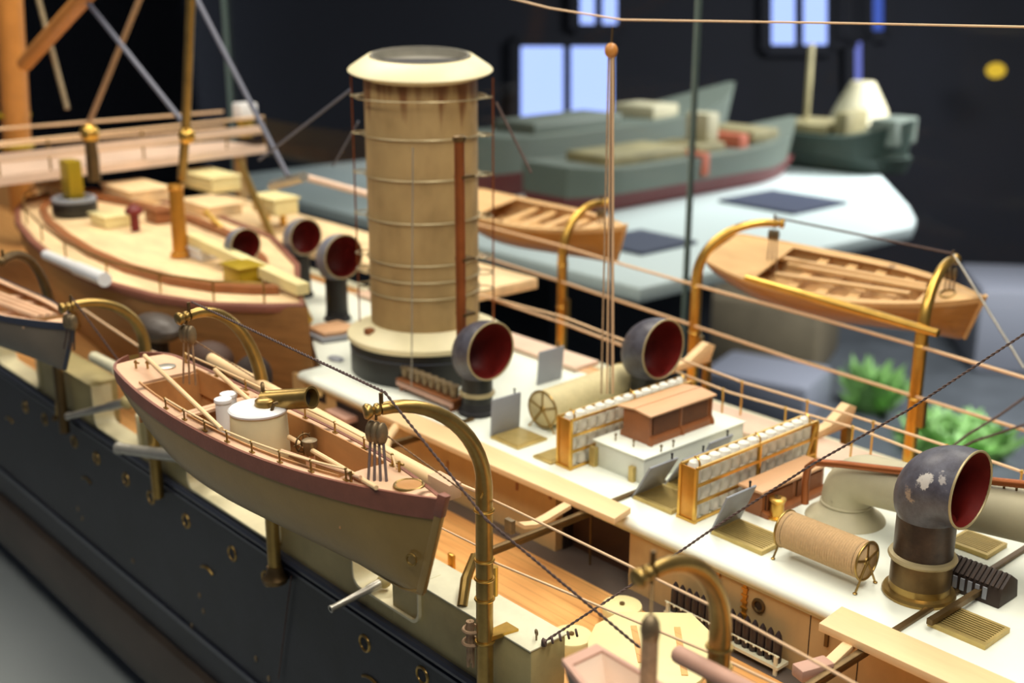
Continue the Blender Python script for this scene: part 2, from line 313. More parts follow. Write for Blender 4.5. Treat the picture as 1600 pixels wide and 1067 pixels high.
# second exhibit: white table and its ship models
TZ = -14.
tb = thing('display_table', 'white topped display table beyond the glass carrying ship models', 'table', (-200, 200, -100))
MB().prism([(-116, 128), (-114, 200), (-118, 208), (-126, 219), (-174, 276), (-250, 300), (-250, 128)], TZ-2.5, TZ).build('table_top', 'table', tb, bevel=.6)
MB().prism([(-180, 170), (-180, 225), (-215, 255), (-240, 262), (-240, 170)], -100, TZ-2.5).build('table_base', 'hallwall', tb)
def bgship(name, label, bow, stern, beam, h, mlow, mup, extras):
    bow, stern = A(*bow), A(*stern); L = np.linalg.norm((bow-stern)[:2]); yaw = math.atan2(bow[1]-stern[1], bow[0]-stern[0]); mtx = frame(stern, yaw)
    t = thing(name, label, 'ship model', stern)
    def rings(z0, z1, f0, f1, sheer):
        out = []
        for s in np.linspace(0, 1, 14):
            b = beam/2*min(1, (1-s)*4.5+.02)**.6*min(1, s*6+.45)**.6; sh = sheer*(max(0, s-.6)/.4)**2*h*.5+sheer*(max(0, .25-s)/.25)**2*h*.15; x = s*L+(z1/h)*0
            ov = .0
            out.append([(x, -b*f0, z0), (x, b*f0, z0), (x+max(0, s-.8)*L*.2, b*f1, z1+sh), (x+max(0, s-.8)*L*.2, -b*f1, z1+sh)])
        return out
    MB(mtx).loft(rings(0.2, h*.45, .7, .95, 0)).build('lower_hull', mlow, t)
    MB(mtx).loft(rings(h*.45, h, .95, 1, 1)).build('upper_hull', mup, t)
    for nm, m, (x0, x1, yb, z0, z1) in extras: MB(mtx).box(x0*L, x1*L, -yb*beam/2, yb*beam/2, z0*h, z1*h).build(nm, m, t, bevel=.3)
    return t
a0 = Pz(1222, 268, TZ); a1 = Pz(850, 335, TZ)
bgship('ship_model', 'grey green ship model with dark red lower hull, nearest on the white table', a0, a1, 20, 8.5, 'shipred', 'shipgrey',
       [('deck_house', 'shipdeck', (.15, .45, .6, 1, 1.25)), ('hatch_block', 'shipdeck', (.5, .62, .55, 1, 1.2)), ('deck_block', 'orange', (.66, .70, .7, .9, 1.35)), ('deck_block', 'orange', (.45, .48, 1.02, .55, 1.1)), ('bridge_block', 'shipdeck', (.72, .84, .7, 1.1, 1.4)), ('white_dome', 'shipwhite', (.58, .63, .3, 1.2, 1.9))])
b0 = Pz(1125, 238, TZ); b1 = Pz(700, 312, TZ)
bgship('ship_model', 'pale grey ship model with brown red lower hull, behind the nearer one', b0, b1, 20, 12, 'shipred', 'shipgrey', [('deck_house', 'shipgrey', (.2, .5, .6, 1, 1.2)), ('cabin', 'shipwhite', (.62, .72, .6, 1, 1.25))])
c0 = Pz(1452, 272, TZ); c1 = Pz(1235, 255, TZ)
c = bgship('ship_model', 'dark green ship model with pale cone amidships, at the table end', Pz(1412, 272, TZ), Pz(1215, 250, TZ), 22, 8.5, 'shipgreen', 'shipgreen',
       [('deck_house', 'shipdeck', (.1, .5, .7, 1, 1.25)), ('stern_block', 'shipgrey', (.80, .99, .55, .8, 1.5)), ('stern_block', 'shipdeck', (.52, .62, .5, 1, 1.6)), ('mast', 'shipdeck', (.2, .23, .08, 1, 3.4))])
q = Pz(1340, 225, TZ)
MB().lathe([(8.5, 6), (7, 10), (3.2, 17)], q, 20).build('cone_stack', 'shipwhite', c)
for i, (px, py, rx, ry, lab) in enumerate(((1250, 322, 17, 9, 'larger blue grey caption card lying on the white table'), (1022, 385, 12, 7, 'smaller blue grey caption card lying on the white table near the tackle'))):
    q = Pz(px, py, TZ)
    tag(MB().prism([(q[0]-rx*.8, q[1]-ry), (q[0]+rx*.3, q[1]-ry), (q[0]+rx*.3, q[1]+ry), (q[0]-rx*.8, q[1]+ry)], TZ, TZ+.6).build('caption_card', 'paper'), lab, 'card')
# low things standing on the hall floor beyond the case
def floorblock(px, py, sx, sy, hgt, m, name, label, cat, yaw=0.):
    q = Pz(px, py, -100); o = MB(frame(A(q[0], q[1], -100), yaw)).box(-sx/2, sx/2, -sy/2, sy/2, 0, hgt).build(name, m, bevel=2); return tag(o, label, cat)
floorblock(1190, 560, 46, 40, 26, 'brownbox', 'crate', 'grey brown block on the hall floor behind the far davits', 'crate', .4)
floorblock(1195, 640, 34, 26, 14, 'greybox', 'bench', 'low grey bench on the hall floor seen under the far boat', 'bench', .3)
floorblock(1590, 560, 40, 40, 30, 'greybox', 'stool', 'grey seat block on the hall floor at the right edge', 'seat', .7)
gp = thing('green_plant', 'blurred bright green plant beyond the far side of the ship', 'plant', Pz(1490, 700, -100))
g = MB(); gq = Pz(1490, 700, -100)
for i in range(240):
    a = random.random()*6.28; rr = 13*random.random()**.5; b = gq+A(rr*math.cos(a), rr*math.sin(a), 0); hh = random.uniform(3, 9); l = random.uniform(-5, 5); k = random.uniform(-5, 5)
    g.add([b+A(-1.6, -1.2, 0), b+A(1.6, 1.2, 0), b+A(l+1.5, k+1, hh*.6), b+A(l*1.8, k*1.8, hh), b+A(l-1.5, k-1, hh*.6)], [(0, 1, 2, 3, 4)])
g.build('leaves', 'green', gp)
g = MB(); gq = Pz(1362, 640, -100)
gp2 = thing('green_plant', 'smaller pale green plant sprig between the two far davits', 'plant', gq)
for i in range(90):
    a = random.random()*6.28; rr = 4*random.random()**.5; b = gq+A(rr*math.cos(a), rr*math.sin(a), 0); hh = random.uniform(6, 20)*(1-rr/16); l = random.uniform(-5, 5); k = random.uniform(-5, 5)
    g.add([b+A(-1.6, -1.2, 0), b+A(1.6, 1.2, 0), b+A(l+1.5, k+1, hh*.6), b+A(l*1.8, k*1.8, hh), b+A(l-1.5, k-1, hh*.6)], [(0, 1, 2, 3, 4)])
g.build('leaves', 'green', gp2)

# showcase: floor of the case and the far glass with its joints
tag(MB().box(-330, 60, -20, 102, -100, -30.02).build('display_plinth', 'caseground'), 'grey display plinth on which the big ship model stands', 'plinth')
sc = thing('glass_wall', 'glass side of the showcase behind the ship with thin dark joints', 'showcase glass', (-80, 100, -30))
MB().box(-83.9, 60, 100, 100.6, -30, 110).build('glass_panel', 'glass', sc)
MB().box(-185.4, -84.3, 100, 100.6, -30, 110).build('glass_panel', 'glass', sc)
MB().box(-330, -185.8, 100, 100.6, -30, 110).build('glass_panel', 'glass', sc)
for x in (-84.1, -185.6): MB().box(x-.13, x+.13, 99.9, 100.7, -30, 110).build('glass_joint', 'sealant', sc)

# ================================================================= THE SHIP ITSELF
ship = thing('steamship_model', 'large antique steamship model with black hull and white deckhouse roof', 'ship model', (-80, YC, -30))
X0, X1 = -240., 40.
def strip(prof, closed=True):                            # profile in (y,z) swept along the ship
    return MB().loft([[(x, y, z) for y, z in prof] for x in (X0, X1)], closed)
strip([(HS, DZ), (HS, -16), (HS-.05, -17.5), (HS+.6, -20), (HS+1.2, -20), (HS+1.2, DZ)]).build('hull_side', 'black', ship)
strip([(HS-.05, -20), (HS-.7, -22), (HS-.2, -25), (HS+3, -28.5), (HS+8, -30), (HS+8, -20)]).build('hull_bottom', 'underbody', ship, sharp=60)
MB().loft([[(x, HS, -16.1), (x, HS-.22, -16.0), (x, HS-.22, -16.4), (x, HS, -16.5)] for x in (X0, X1)]).build('hull_moulding', 'rubrail', ship)
MB().loft([[(x, HS+.2, DZ+.25), (x, HS-.30, DZ+.22), (x, HS-.38, DZ+.0), (x, HS-.3, DZ-.25), (x, HS, DZ-.3)] for x in (X0, X1)]).build('hull_moulding', 'rubrail', ship)
MB().loft([[(x, HS+.2, DZ-.55), (x, HS-.18, DZ-.6), (x, HS-.18, DZ-.8), (x, HS, DZ-.85)] for x in (X0, X1)]).build('hull_moulding', 'rubrail', ship)
strip([(HF-1.2, DZ), (HF, DZ), (HF, -20), (HF-8, -30), (HF-9, -30), (HF-1.2, -20)]).build('hull_side', 'black', ship)
MB().box(X0, X1, HS+.2, HF-.2, DZ-.5, DZ).build('main_deck', 'deckwood', ship)
# deckhouse
MB().box(-80.2, -50.4, RN+.5, RN+1.1, DZ, -.55).build('house_wall', 'house', ship)
MB().box(-43.0, X1, RN+.5, RN+1.1, DZ, -.55).build('house_wall', 'house', ship)
MB().box(-50.4, -49.3, RN+.5, RN+1.1, DZ, -.55).build('house_wall', 'house', ship)
MB().box(-49.3, -43.0, RN+1.9, RN+2.1, DZ, -.55).build('recess_back', 'recess', ship)  # dark brown paint stands for the shade inside the recess
MB().box(-120, X1, RN-.75, RN+2.0, DZ, DZ+.03).build('waterway', 'gutter', ship)  # grey gutter; its run into the recess paints the floor there as shaded
MB().cyl((-46.6, RN+.9, DZ), (-46.6, RN+.9, -.8), .07, 8).build('recess_rod', 'davitdark', ship)
MB().box(-49.4, -42.9, RN+.5, RN+1.1, -1.0, -.55).build('recess_lintel', 'house', ship)
for x in (-49.3, -43.0): MB().box(x-.15, x+.15, RN+1.1, RN+2.0, DZ, -.55).build('recess_side', 'dark', ship)  # sides coloured dark for the recess shade
MB().box(X0, X1, RF-1.1, RF-.5, DZ, -.55).build('house_wall', 'house', ship)
rp = [(RN+.3, -.75), (RN+.08, -.62), (RN, -.42), (RN+.05, -.2), (RN+.3, -.04), (RN+.6, 0), (RF-.6, 0), (RF-.3, -.04), (RF, -.4), (RF-.3, -.75)]
MB().loft([[(x, y, z) for y, z in rp] for x in (-78.6, X1)]).build('house_roof', 'white', ship, sharp=70)
MB().prism([(-78.6, 49.2), (-80.5, 49.9), (-85, 52.3), (-93, 57), (-104, 61.2), (-118, 62.6), (-150, 62.6), (-150, RF-.1), (-78.6, RF-.1)], -.75, -.01).build('house_roof', 'white', ship)
MB().box(-78.3, X1, RN+.35, RN+.55, -.95, -.72).build('roof_moulding', 'cap', ship)
# house wall fittings
Yw = RN+.5
for px, py in ((1122, 912), (1165, 925)):
    p = Py(px, py, Yw); t = MB()
    t.box(p[0]-.12, p[0]+.12, Yw-.08, Yw, DZ+.2, -.9)
    for k in range(9): t.box(p[0]-.2, p[0]+.2, Yw-.14, Yw-.02, DZ+.4+k*.38, DZ+.5+k*.38)
    t.build('hinge_strap', 'amber', ship)
p = Py(1186, 946, Yw); MB().ring((p[0], Yw-.05, p[2]), .33, .1, (0, 1, 0)).build('wall_scuttle', 'davitdark', ship); MB().cyl((p[0], Yw-.03, p[2]), (p[0], Yw+.02, p[2]), .3).build('scuttle_glass', 'louver', ship)
for px in (1265, 1345):
    p = Py(px, 990, Yw); MB().box(p[0]-.02, p[0]+.02, Yw-.03, Yw+.05, DZ+.1, -.9).build('door_seam', 'dark', ship)
p = Py(1293, 998, Yw); MB().box(p[0]-.1, p[0]+.1, Yw-.15, Yw, p[2]-.4, p[2]+.4).build('door_latch', 'davitdark', ship)
for px, py, w_, h_ in ((808, 760, .1, .25), (778, 720, .05, .9), (700, 745, .05, 1.2), (860, 775, .12, .2)):
    p = Py(px, py, Yw); MB().box(p[0]-w_, p[0]+w_, Yw-.06, Yw, max(DZ, p[2]-h_), min(-.8, p[2]+h_)).build('wall_fitting', 'skywood', ship)
p = Py(500, 612, Yw); MB().box(p[0]-.8, p[0]+.8, Yw-.06, Yw+.04, p[2]-.8, p[2]+.7).build('wall_window', 'dark', ship); MB().ball((p[0], Yw-.05, p[2]), .45, sc=(1, .3, 1)).build('wall_lamp_glass', 'ivory', ship)
p = Py(545, 640, Yw); MB().box(p[0]-1.6, p[0]+2.6, Yw-.05, Yw+.04, DZ+.2, p[2]+.3).build('wall_recess_shade', 'dark', ship)  # flat dark panel, the shade of an opening put into its colour
MB().box(p[0]-1.6, p[0]+1.2, Yw-1.1, Yw-.04, p[2]-.6, p[2]-.2).build('wall_shelf', 'pink', ship)
# bulwark with ports
ports = [(-52.2, -45.9), (-72.6, -60.4), (-88.4, -80.2), (-110, -100)]
xs = [X0]+[v for a in sorted(ports) for v in a]
cuts = sorted(ports)
def bul(x0, x1):
    MB().box(x0, x1, HS, HS+.5, DZ, BZ-.12).build('bulwark', 'buff', ship)
edge = X0
for a, b in cuts+[(-27., -27.)]:
    if a > -40: a = -37.6
    if a > edge: bul(edge, a)
    edge = b
for a, b in cuts:
    zl = -3.4 if a > -60 else -4.2
    MB().box(a, b, HS, HS+.5, DZ, zl).build('port_sill_wall', 'buff', ship)
    z1 = BZ-.12
    # rounded lip around the port, open at the top where the hammock boxes stop
    path = [(a, z1), (a, zl+.7)]+[(a+.7-.7*math.cos(t), zl+.7-.7*math.sin(t)) for t in np.linspace(.2, math.pi/2, 6)]+[(b-.7+.7*math.sin(t), zl+.7-.7*math.cos(t)) for t in np.linspace(0, math.pi/2-.2, 6)]+[(b, zl+.7), (b, z1)]
    MB().loft([[(x, HS-.22, z), (x, HS+1.4, z), (x+(.12 if x < (a+b)/2 else -.12), HS+1.4, z+.14), (x+(.12 if x < (a+b)/2 else -.12), HS-.22, z+.14)] for x, z in path]).build('port_frame', 'portlip', ship)
# hammock boxes along the bulwark
for a, b in ((-48.6, -37.2), (-79.6, -73.2), (-99.5, -89.2)):
    MB().box(a, b, HS-.02, HS+2.3, DZ, BZ-.1).build('hammock_box', 'buff', ship, bevel=.1)
    MB().box(a-.03, b+.03, HS-.1, HS+2.4, BZ-.1, BZ).build('hammock_box_lid', 'cap' if a > -60 else 'buff', ship, bevel=.03)
for px, py in ((838, 1000), (768, 965)):
    p = Pz(px, py, BZ); t = MB(); t.cyl(p, p+A(0, 0, .35), .05); t.ring(p+A(0, 0, .42), .13, .05, (.4, 1, 0), 14, 6); t.build('eyebolt', 'pewter', ship)
MB().box(X0, X1, HF-1.3, HF+.02, DZ, DZ+.15).build('deck_margin', 'cap', ship)
# portholes, eyebrows, small hull fittings
for px, py in ((570, 1005), (660, 1055), (363, 865), (291, 814), (236, 777), (197, 749), (151, 716), (116, 690), (416, 904), (70, 655), (40, 636)):
    p = Py(px, py, HS); ph = MB().ring((p[0], HS, p[2]), .48, .1, (0, 1, 0), 24, 8).build('porthole', 'davit', ship)
    MB().cyl((p[0], HS-.04, p[2]), (p[0], HS+.02, p[2]), .36).build('porthole_glass', 'soot', ph)
for px, py in ((136, 749), (324, 889), (580, 1062), (15, 655)):
    p = Py(px, py, HS); MB().ring((p[0], HS-.05, p[2]-1.6), 1.7, .1, (0, -1, 0), 14, 8, math.pi-.5, math.pi+.5).build('port_eyebrow', 'davit', ship)
for px, py in ((208, 876), (129, 810), (122, 795), (400, 1029), (318, 955), (312, 930), (300, 978), (420, 1060), (52, 780)):
    p = Py(px, py, HS); MB().ball((p[0], HS-.02, p[2]), .17, sc=(1, .5, 1.3)).build('hull_rivet', 'pewter', ship)
# bench of dark shells by the house
p0 = A(-39.2, RN-.35, DZ); p1 = A(-31.4, RN-.35, DZ)
bt = thing('shell_rack', 'low rack of dark shells along the foot of the tan house wall', 'rack', (p0+p1)/2)
MB().box(-39.2, -31.4, RN-.65, RN+.3, DZ+.42, DZ+.6).build('shelf', 'cap', bt)
rl_ = MB().box(-39.2, -31.4, RN-.6, RN-.54, DZ+1.15, DZ+1.22)
for k in range(16): rl_.ball((-39.0+k*.5, RN-.6, DZ+1.14), .07, 8)
rl_.build('rail', 'cap', bt)
for x in (-39, -35.3, -31.6): MB().box(x-.1, x+.1, RN-.62, RN-.5, DZ, DZ+1.2).build('leg', 'cap', bt)
sh = None
for k in range(15):
    x = -38.8+k*.5
    if sh is None: sh = tag(MB().lathe([(.22, 0), (.245, .1), (.245, 1.2), (.18, 1.55), (.05, 1.8)], (x, RN-.2, DZ+.6), 12).build('shell', 'bottle'), 'dark round nosed shell standing in the rack at the house wall', 'shell', 'shells in the rack at the house wall')
    else: copy_tree(sh, (k*.5, 0, 0))

# ================================================================= ROOF FITTINGS
FX, FY = -73.3, 55.6
fu = thing('funnel', 'tall tan funnel with cream cap rising from the white roof', 'funnel', (FX, FY, 0))
MB().lathe([(6.0, 0), (6.0, 2.64)], (FX, FY, 0), 64).build('base_ring', 'collarblack', fu)
MB().ring((FX, FY, 1.95), 6.0, .05, n=64).build('base_seam', 'rubrail', fu)
MB().lathe([(6.05, 2.6), (6.2, 2.7), (6.2, 3.05), (6.0, 3.2), (4.6, 3.75), (4.42, 3.95), (4.3, 3.95)], (FX, FY, 0), 64).build('base_collar', 'cream', fu)
MB().lathe([(4.28, 1.9), (4.28, 23.3), (4.05, 23.3), (4.05, 8)], (FX, FY, 0), 72, cap0=False).build('casing', 'funnel', fu)
MB().lathe([(4.05, -.5), (5.35, 0), (5.45, .1), (5.35, .22), (4.05, 1.08), (3.85, 1.12), (3.8, 1.0), (3.8, -.4)], (FX, FY, 23.3), 72, (.085, -.064, 1), cap0=False, cap1=False).build('cap', 'cream', fu)
MB().lathe([(3.6, .5), (3.6, 1.18), (3.75, 1.18)], (FX, FY, 23.3), 64, (.085, -.064, 1), cap1=False).build('inner_rim', 'steel', fu)
MB().cyl((FX, FY, 21), (FX+.08, FY-.06, 23.95), 3.58, 40).build('flue', 'soot', fu)
for z in (21.4, 18.6, 15.6, 12.4, 9.2, 7.9, 6.6):
    t = MB(); t.ring((FX, FY, z), 4.42 if z < 20 else 5.0, .06, n=72, k=6)
    t.build('hoop', 'hoop', fu)
    # stand-off loops at the two sides
    for sx, sy in ((-.75, -.66), (.75, .66)):
        l = MB(); l.ring((FX+sx*4.6, FY+sy*4.6, z), .85, .06, (0, 0, 1), 20, 6); l.build('footstep_loop', 'hoop', fu)
sp_ = Py(735, 185, 52.4); 
MB().tube([(sp_[0], 51.4, 4.0), (sp_[0], 51.4, 19.4)], .36, 16).build('steam_pipe', 'copper', fu)
MB().lathe([(.42, 0), (.46, .1), (.46, .35), (.3, .45)], (sp_[0], 51.4, 19.3), 16).build('pipe_lip', 'davitdark', fu)
for z in (7, 11, 16.8): MB().box(sp_[0]-.5, sp_[0]+.45, 51.3, 52.4, z, z+.18).build('pipe_bracket', 'davitdark', fu)
MB().box(FX-.9, FX-.3, FY-5.3, FY-4.7, 3.3, 3.9).build('collar_lug', 'skywood', fu)
for sx, sy, n in ((-.80, -.60, 'near'), (.75, .66, 'far')):
    MB().tube([(FX+sx*5.5, FY+sy*5.5, 3.0), (FX+sx*5.5, FY+sy*5.5, 22.8)], .07, 6).build('ladder_stile', 'copper', fu)
t = MB(); t.tube(sag((FX-3, FY-3.9, 21.4), Py(646, 640, 48.5)), .07, 6)
MB().tube([Py(645, 230, 51.0), Py(645, 250, 51.0), Py(643, 605, 49.4)], .05, 6).build('lightning_wire', 'steel', fu)

def cowl(name, label, x, y, r, h, R, ring_z=(), mc='cowl', ms='cowlstem', yaw=0., z0=0., lip='rim', base=True, group=None, out=.3):
    t = thing(name, label, 'ventilator', (x, y, z0), group); mt = frame((x, y, z0), yaw)
    MB(mt).lathe([(r, 0), (r, h)], n=40, cap1=False).build('stem', ms, t)
    if base and r > 1.3: MB(mt).lathe([(r, .5), (r*1.03, .55), (r*1.03, 2.0), (r, 2.05)], n=40, cap0=False, cap1=False).build('stem_sleeve', 'davitdark', t)
    if base: MB(mt).lathe([(r*1.22, 0), (r*1.25, .15), (r*1.2, .3), (r*1.05, .38), (r*1.02, .9)], n=40).build('base_flange', 'davit' if r > 1.3 else 'soot', t)
    for z in ring_z: MB(mt).lathe([(r, z-.18), (r*1.13, z-.12), (r*1.17, z), (r*1.13, z+.12), (r, z+.18)], n=40, cap0=False, cap1=False).build('stem_ring', 'rim', t)
    def rings(sh, n=14):
        out_r = []
        px = r+.12; 
        for i in range(n+1):
            a = math.pi/2*i/n; e = math.sin(a)**.8; rad = r+(R-r)*e; d = .12+rad
            c = A(px-d*math.cos(a), 0, h+d*math.sin(a)); nrm = A(math.cos(a), 0, -math.sin(a)) if False else None
            u = A(-math.cos(a), 0, math.sin(a)); v = A(0, 1, 0)
            out_r.append([c+(rad-sh)*(u*math.cos(2*math.pi*j/40)+v*math.sin(2*math.pi*j/40)) for j in range(40)])
        c = out_r[-1]; out_r.append([p+A(out, 0, 0) for p in c])
        return out_r
    hd = MB(mt).loft(rings(0), True, False, False).build('cowl_hood', mc, t, sharp=60)
    MB(mt).loft(rings(.08), True, True, False).build('cowl_lining', 'cowlred', hd, sharp=60)
    mouth = A(r+.12+out, 0, h+.12+R); MB(mt).ring(mouth, R-.03, .065, (1, 0, 0), 48, 8).build('cowl_rim', lip, hd)
    return t
cowl('cowl_vent', 'dark cowl ventilator with red mouth just right of the funnel foot', -62.2, 51.7, 1.12, 2.75, 2.1, (1.55,), ms='collarblack')
pr = Pz(1036, 546, 5.0)
cowl('cowl_vent', 'dark cowl ventilator with red mouth standing behind the left brass rack', pr[0]-1.5, pr[1], 1.12, 2.75, 2.15, (), ms='collarblack')
q1 = Py(1440, 765, 50.1)
M['cowlchip'] = cowlmat('chipped_slate_cowl_paint', [(tuple((Py(1444, 752, 49.9)-A(-27.1, 51.7, 0))*U), .0036, (200, 194, 186)), (tuple((Py(1418, 775, 49.8)-A(-27.1, 51.7, 0))*U), .0030, (150, 130, 112)), (tuple((Py(1480, 750, 50.2)-A(-27.1, 51.7, 0))*U), .0022, (170, 164, 160)), (tuple((Py(1402, 822, 50.0)-A(-27.1, 51.7, 0))*U), .0030, (176, 150, 108)), (tuple((Py(1455, 822, 50.0)-A(-27.1, 51.7, 0))*U), .0016, (170, 150, 80))])
bigv = cowl('cowl_vent', 'large chipped dark cowl ventilator nearest the camera on the white roof', -27.1, 51.7, 1.46, 4.3, 1.98, (2.15,), mc='cowlchip', out=.5)
for (px, py, z, R, lab) in ((478, 372, 6.0, 1.75, 'small grey cowl ventilator left of the funnel, further of the pair'), (537, 403, 6.0, 2.0, 'small grey cowl ventilator touching the left of the funnel'), (384, 385, 6.9, 1.5, 'tiny grey cowl ventilator half hidden by the boat on the left')):
    q = Pz(px, py, z); cowl('cowl_vent', lab, q[0]-1.4, q[1], 1.0, (z-R) if z < 6.8 else .5, R, (), mc='cowllight', ms='collarblack', z0=0 if z < 6.8 else 4.9)

# gratings with opened lids
def grate(x0, x1, y0, y1, lab, group='brass gratings on the white roof', n=12):
    t = thing('hatch_grating', lab, 'grating', ((x0+x1)/2, (y0+y1)/2, 0))
    f = MB(); bw = .18
    f.box(x0, x1, y0, y0+bw, 0, .26); f.box(x0, x1, y1-bw, y1, 0, .26); f.box(x0, x0+bw, y0+bw, y1-bw, 0, .26); f.box(x1-bw, x1, y0+bw, y1-bw, 0, .26); f.build('frame', 'grating', t)
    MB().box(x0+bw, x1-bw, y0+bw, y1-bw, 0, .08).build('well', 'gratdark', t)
    s = MB(); m = max(6, int((y1-y0-2*bw)/.2))
    for k in range(m):
        y = y0+bw+(k+.5)*(y1-y0-2*bw)/m; s.box(x0+bw, x1-bw, y-.05, y+.05, .08, .24)
    s.build('slats', 'grating', t); return t
def hatchplate(x0, x1, y0, y1, lab):
    t = thing('hatch_plate', lab, 'hatch', ((x0+x1)/2, (y0+y1)/2, 0))
    MB().box(x0, x1, y0, y1, 0, .18).build('frame', 'grating', t, bevel=.03); MB().box(x0+.15, x1-.15, y0+.15, y1-.15, .18, .24).build('panel', 'plank' if False else 'grating', t); return t
hatchplate(-57.7, -54.9, 49.1, 51.8, 'plain brass hatch plate in front of the leftmost grey lid')
hatchplate(-53.3, -51.6, 49.0, 51.4, 'plain brass hatch plate tucked left of the left brass rack')
grate(-44.6, -41.55, 49.2, 51.8, 'brass grating under the leaning grey lid left of the right rack')
grate(-44.6, -41.7, 52.2, 54.7, 'second brass grating back along the right rack')
grate(-38.4, -34.9, 49.0, 51.4, 'brass grating in front of the grey lid right of the right rack')
grate(-25.1, -22.15, 49.1, 51.5, 'brass grating at bottom right beside the brown beam')
grate(-29.0, -26.6, 57.8, 60.0, 'brass grating behind the large chipped ventilator under the trunking')
def lid(x, y0, y1, hgt, lean, lab):
    t = thing('hinged_hatch', lab, 'hatch lid', (x, (y0+y1)/2, 0)); dx = lean*hgt; dz = math.sqrt(hgt**2-dx**2)
    MB().slab([(x, y0, .05), (x, y1, .05), (x+dx, y1, .05+dz), (x+dx, y0, .05+dz)], .13).build('plate', 'grey', t, bevel=.03)
    h = MB()
    for f in (.25, .75): y = y0+(y1-y0)*f; h.cyl((x-.05, y-.12, .08), (x-.05, y+.12, .08), .09, 10)
    h.build('hinge', 'davitdark', t)
    k = MB(); k.cyl((x+dx, y1-.5, dz), (x+dx, y1-.5, dz+.3), .06, 8); k.ball((x+dx, y1-.5, dz+.34), .09, 8); k.build('latch_pin', 'soot', t); return t
lid(-57.85, 49.2, 51.8, 2.7, .05, 'upright grey hatch lid right beside the funnel side ventilator')
q = Pz(838, 600, .1); lid(q[0], q[1], q[1]+2.6, 2.7, .08, 'upright grey hatch lid behind the cream canvas reel')
lid(-44.75, 49.2, 51.7, 2.75, .5, 'slanting grey hatch lid nearest in the row left of the right rack')
lid(-44.75, 52.2, 54.6, 2.5, .55, 'slanting grey hatch lid second in the row left of the right rack')
lid(-44.75, 55.1, 57.4, 2.5, .4, 'slanting grey hatch lid furthest in the row left of the right rack')
lid(-38.55, 49.0, 51.6, 2.75, .38, 'slanting grey hatch lid standing right of the right brass rack')

# brass racks of rolled hammocks
def rack(x0, x1, y0, y1, zt, where, grp):
    t = thing('hammock_rack', 'long brass frame rack holding white rolls, %s' % where, 'rack', ((x0+x1)/2, (y0+y1)/2, 0))
    for y in (y0, y1): MB().box(x0, x1, y-.04, y+.04, 0, zt).build('end_panel', 'amber', t, bevel=.02)
    MB().box(x0-.12, x1+.12, y0-.12, y0+.12, 0, .18).build('foot', 'brass', t); 
    f = MB()
    for x in (x0, x1):
        for z in (.12, zt*.36, zt*.68, zt): f.box(x-.07, x+.07, y0, y1, z-.08, z+.08)
    f.build('rails', 'brass', t)
    for x in (x0, x1):
        for y in (y0, (y0+y1)/2, y1): MB().box(x-.09, x+.09, y-.09, y+.09, 0, zt).build('post', 'brass', t)
    d = MB(); d.obox((x1+.1, y1-1.2, zt*.25), (x1+.1, y1-.1, zt), .12, .12, (1, 0, 0)); d.build('brace', 'brass', t)
    for fr in (.04, .52, .95):
        MB().ring(((x0+x1)/2, y0+(y1-y0)*fr, zt+.1), .4, .06, (0, 1, 0), 16, 6, 0, math.pi).build('hoop_handle', 'brass', t)
    n = 13; proto = None
    for k in range(n):
        y = y0+.5+(y1-y0-1.0)*k/(n-1); lab = 'white rolled hammock standing upright in the %s' % grp
        if proto is None:
            proto = tag(MB().lathe([(.3, .05), (.40, .12), (.41, 1.1), (.38, 1.16), (.41, 1.24), (.42, 2.2), (.38, 2.26), (.42, 2.34), (.41, zt-.05), (.32, zt+.18), (.12, zt+.3)], ((x0+x1)/2, y, 0), 16).build('rolled_hammock', 'hammock'), lab, 'hammock', 'rolls in the '+grp)
            y_first = y
        else: copy_tree(proto, (0, y-y_first, 0))
    return t
rack(-51.35, -50.2, 49.4, 61.0, 3.35, 'left of the wooden skylight', 'left brass rack')
rack(-41.1, -39.95, 49.35, 61.0, 3.35, 'right of the wooden skylight', 'right brass rack')

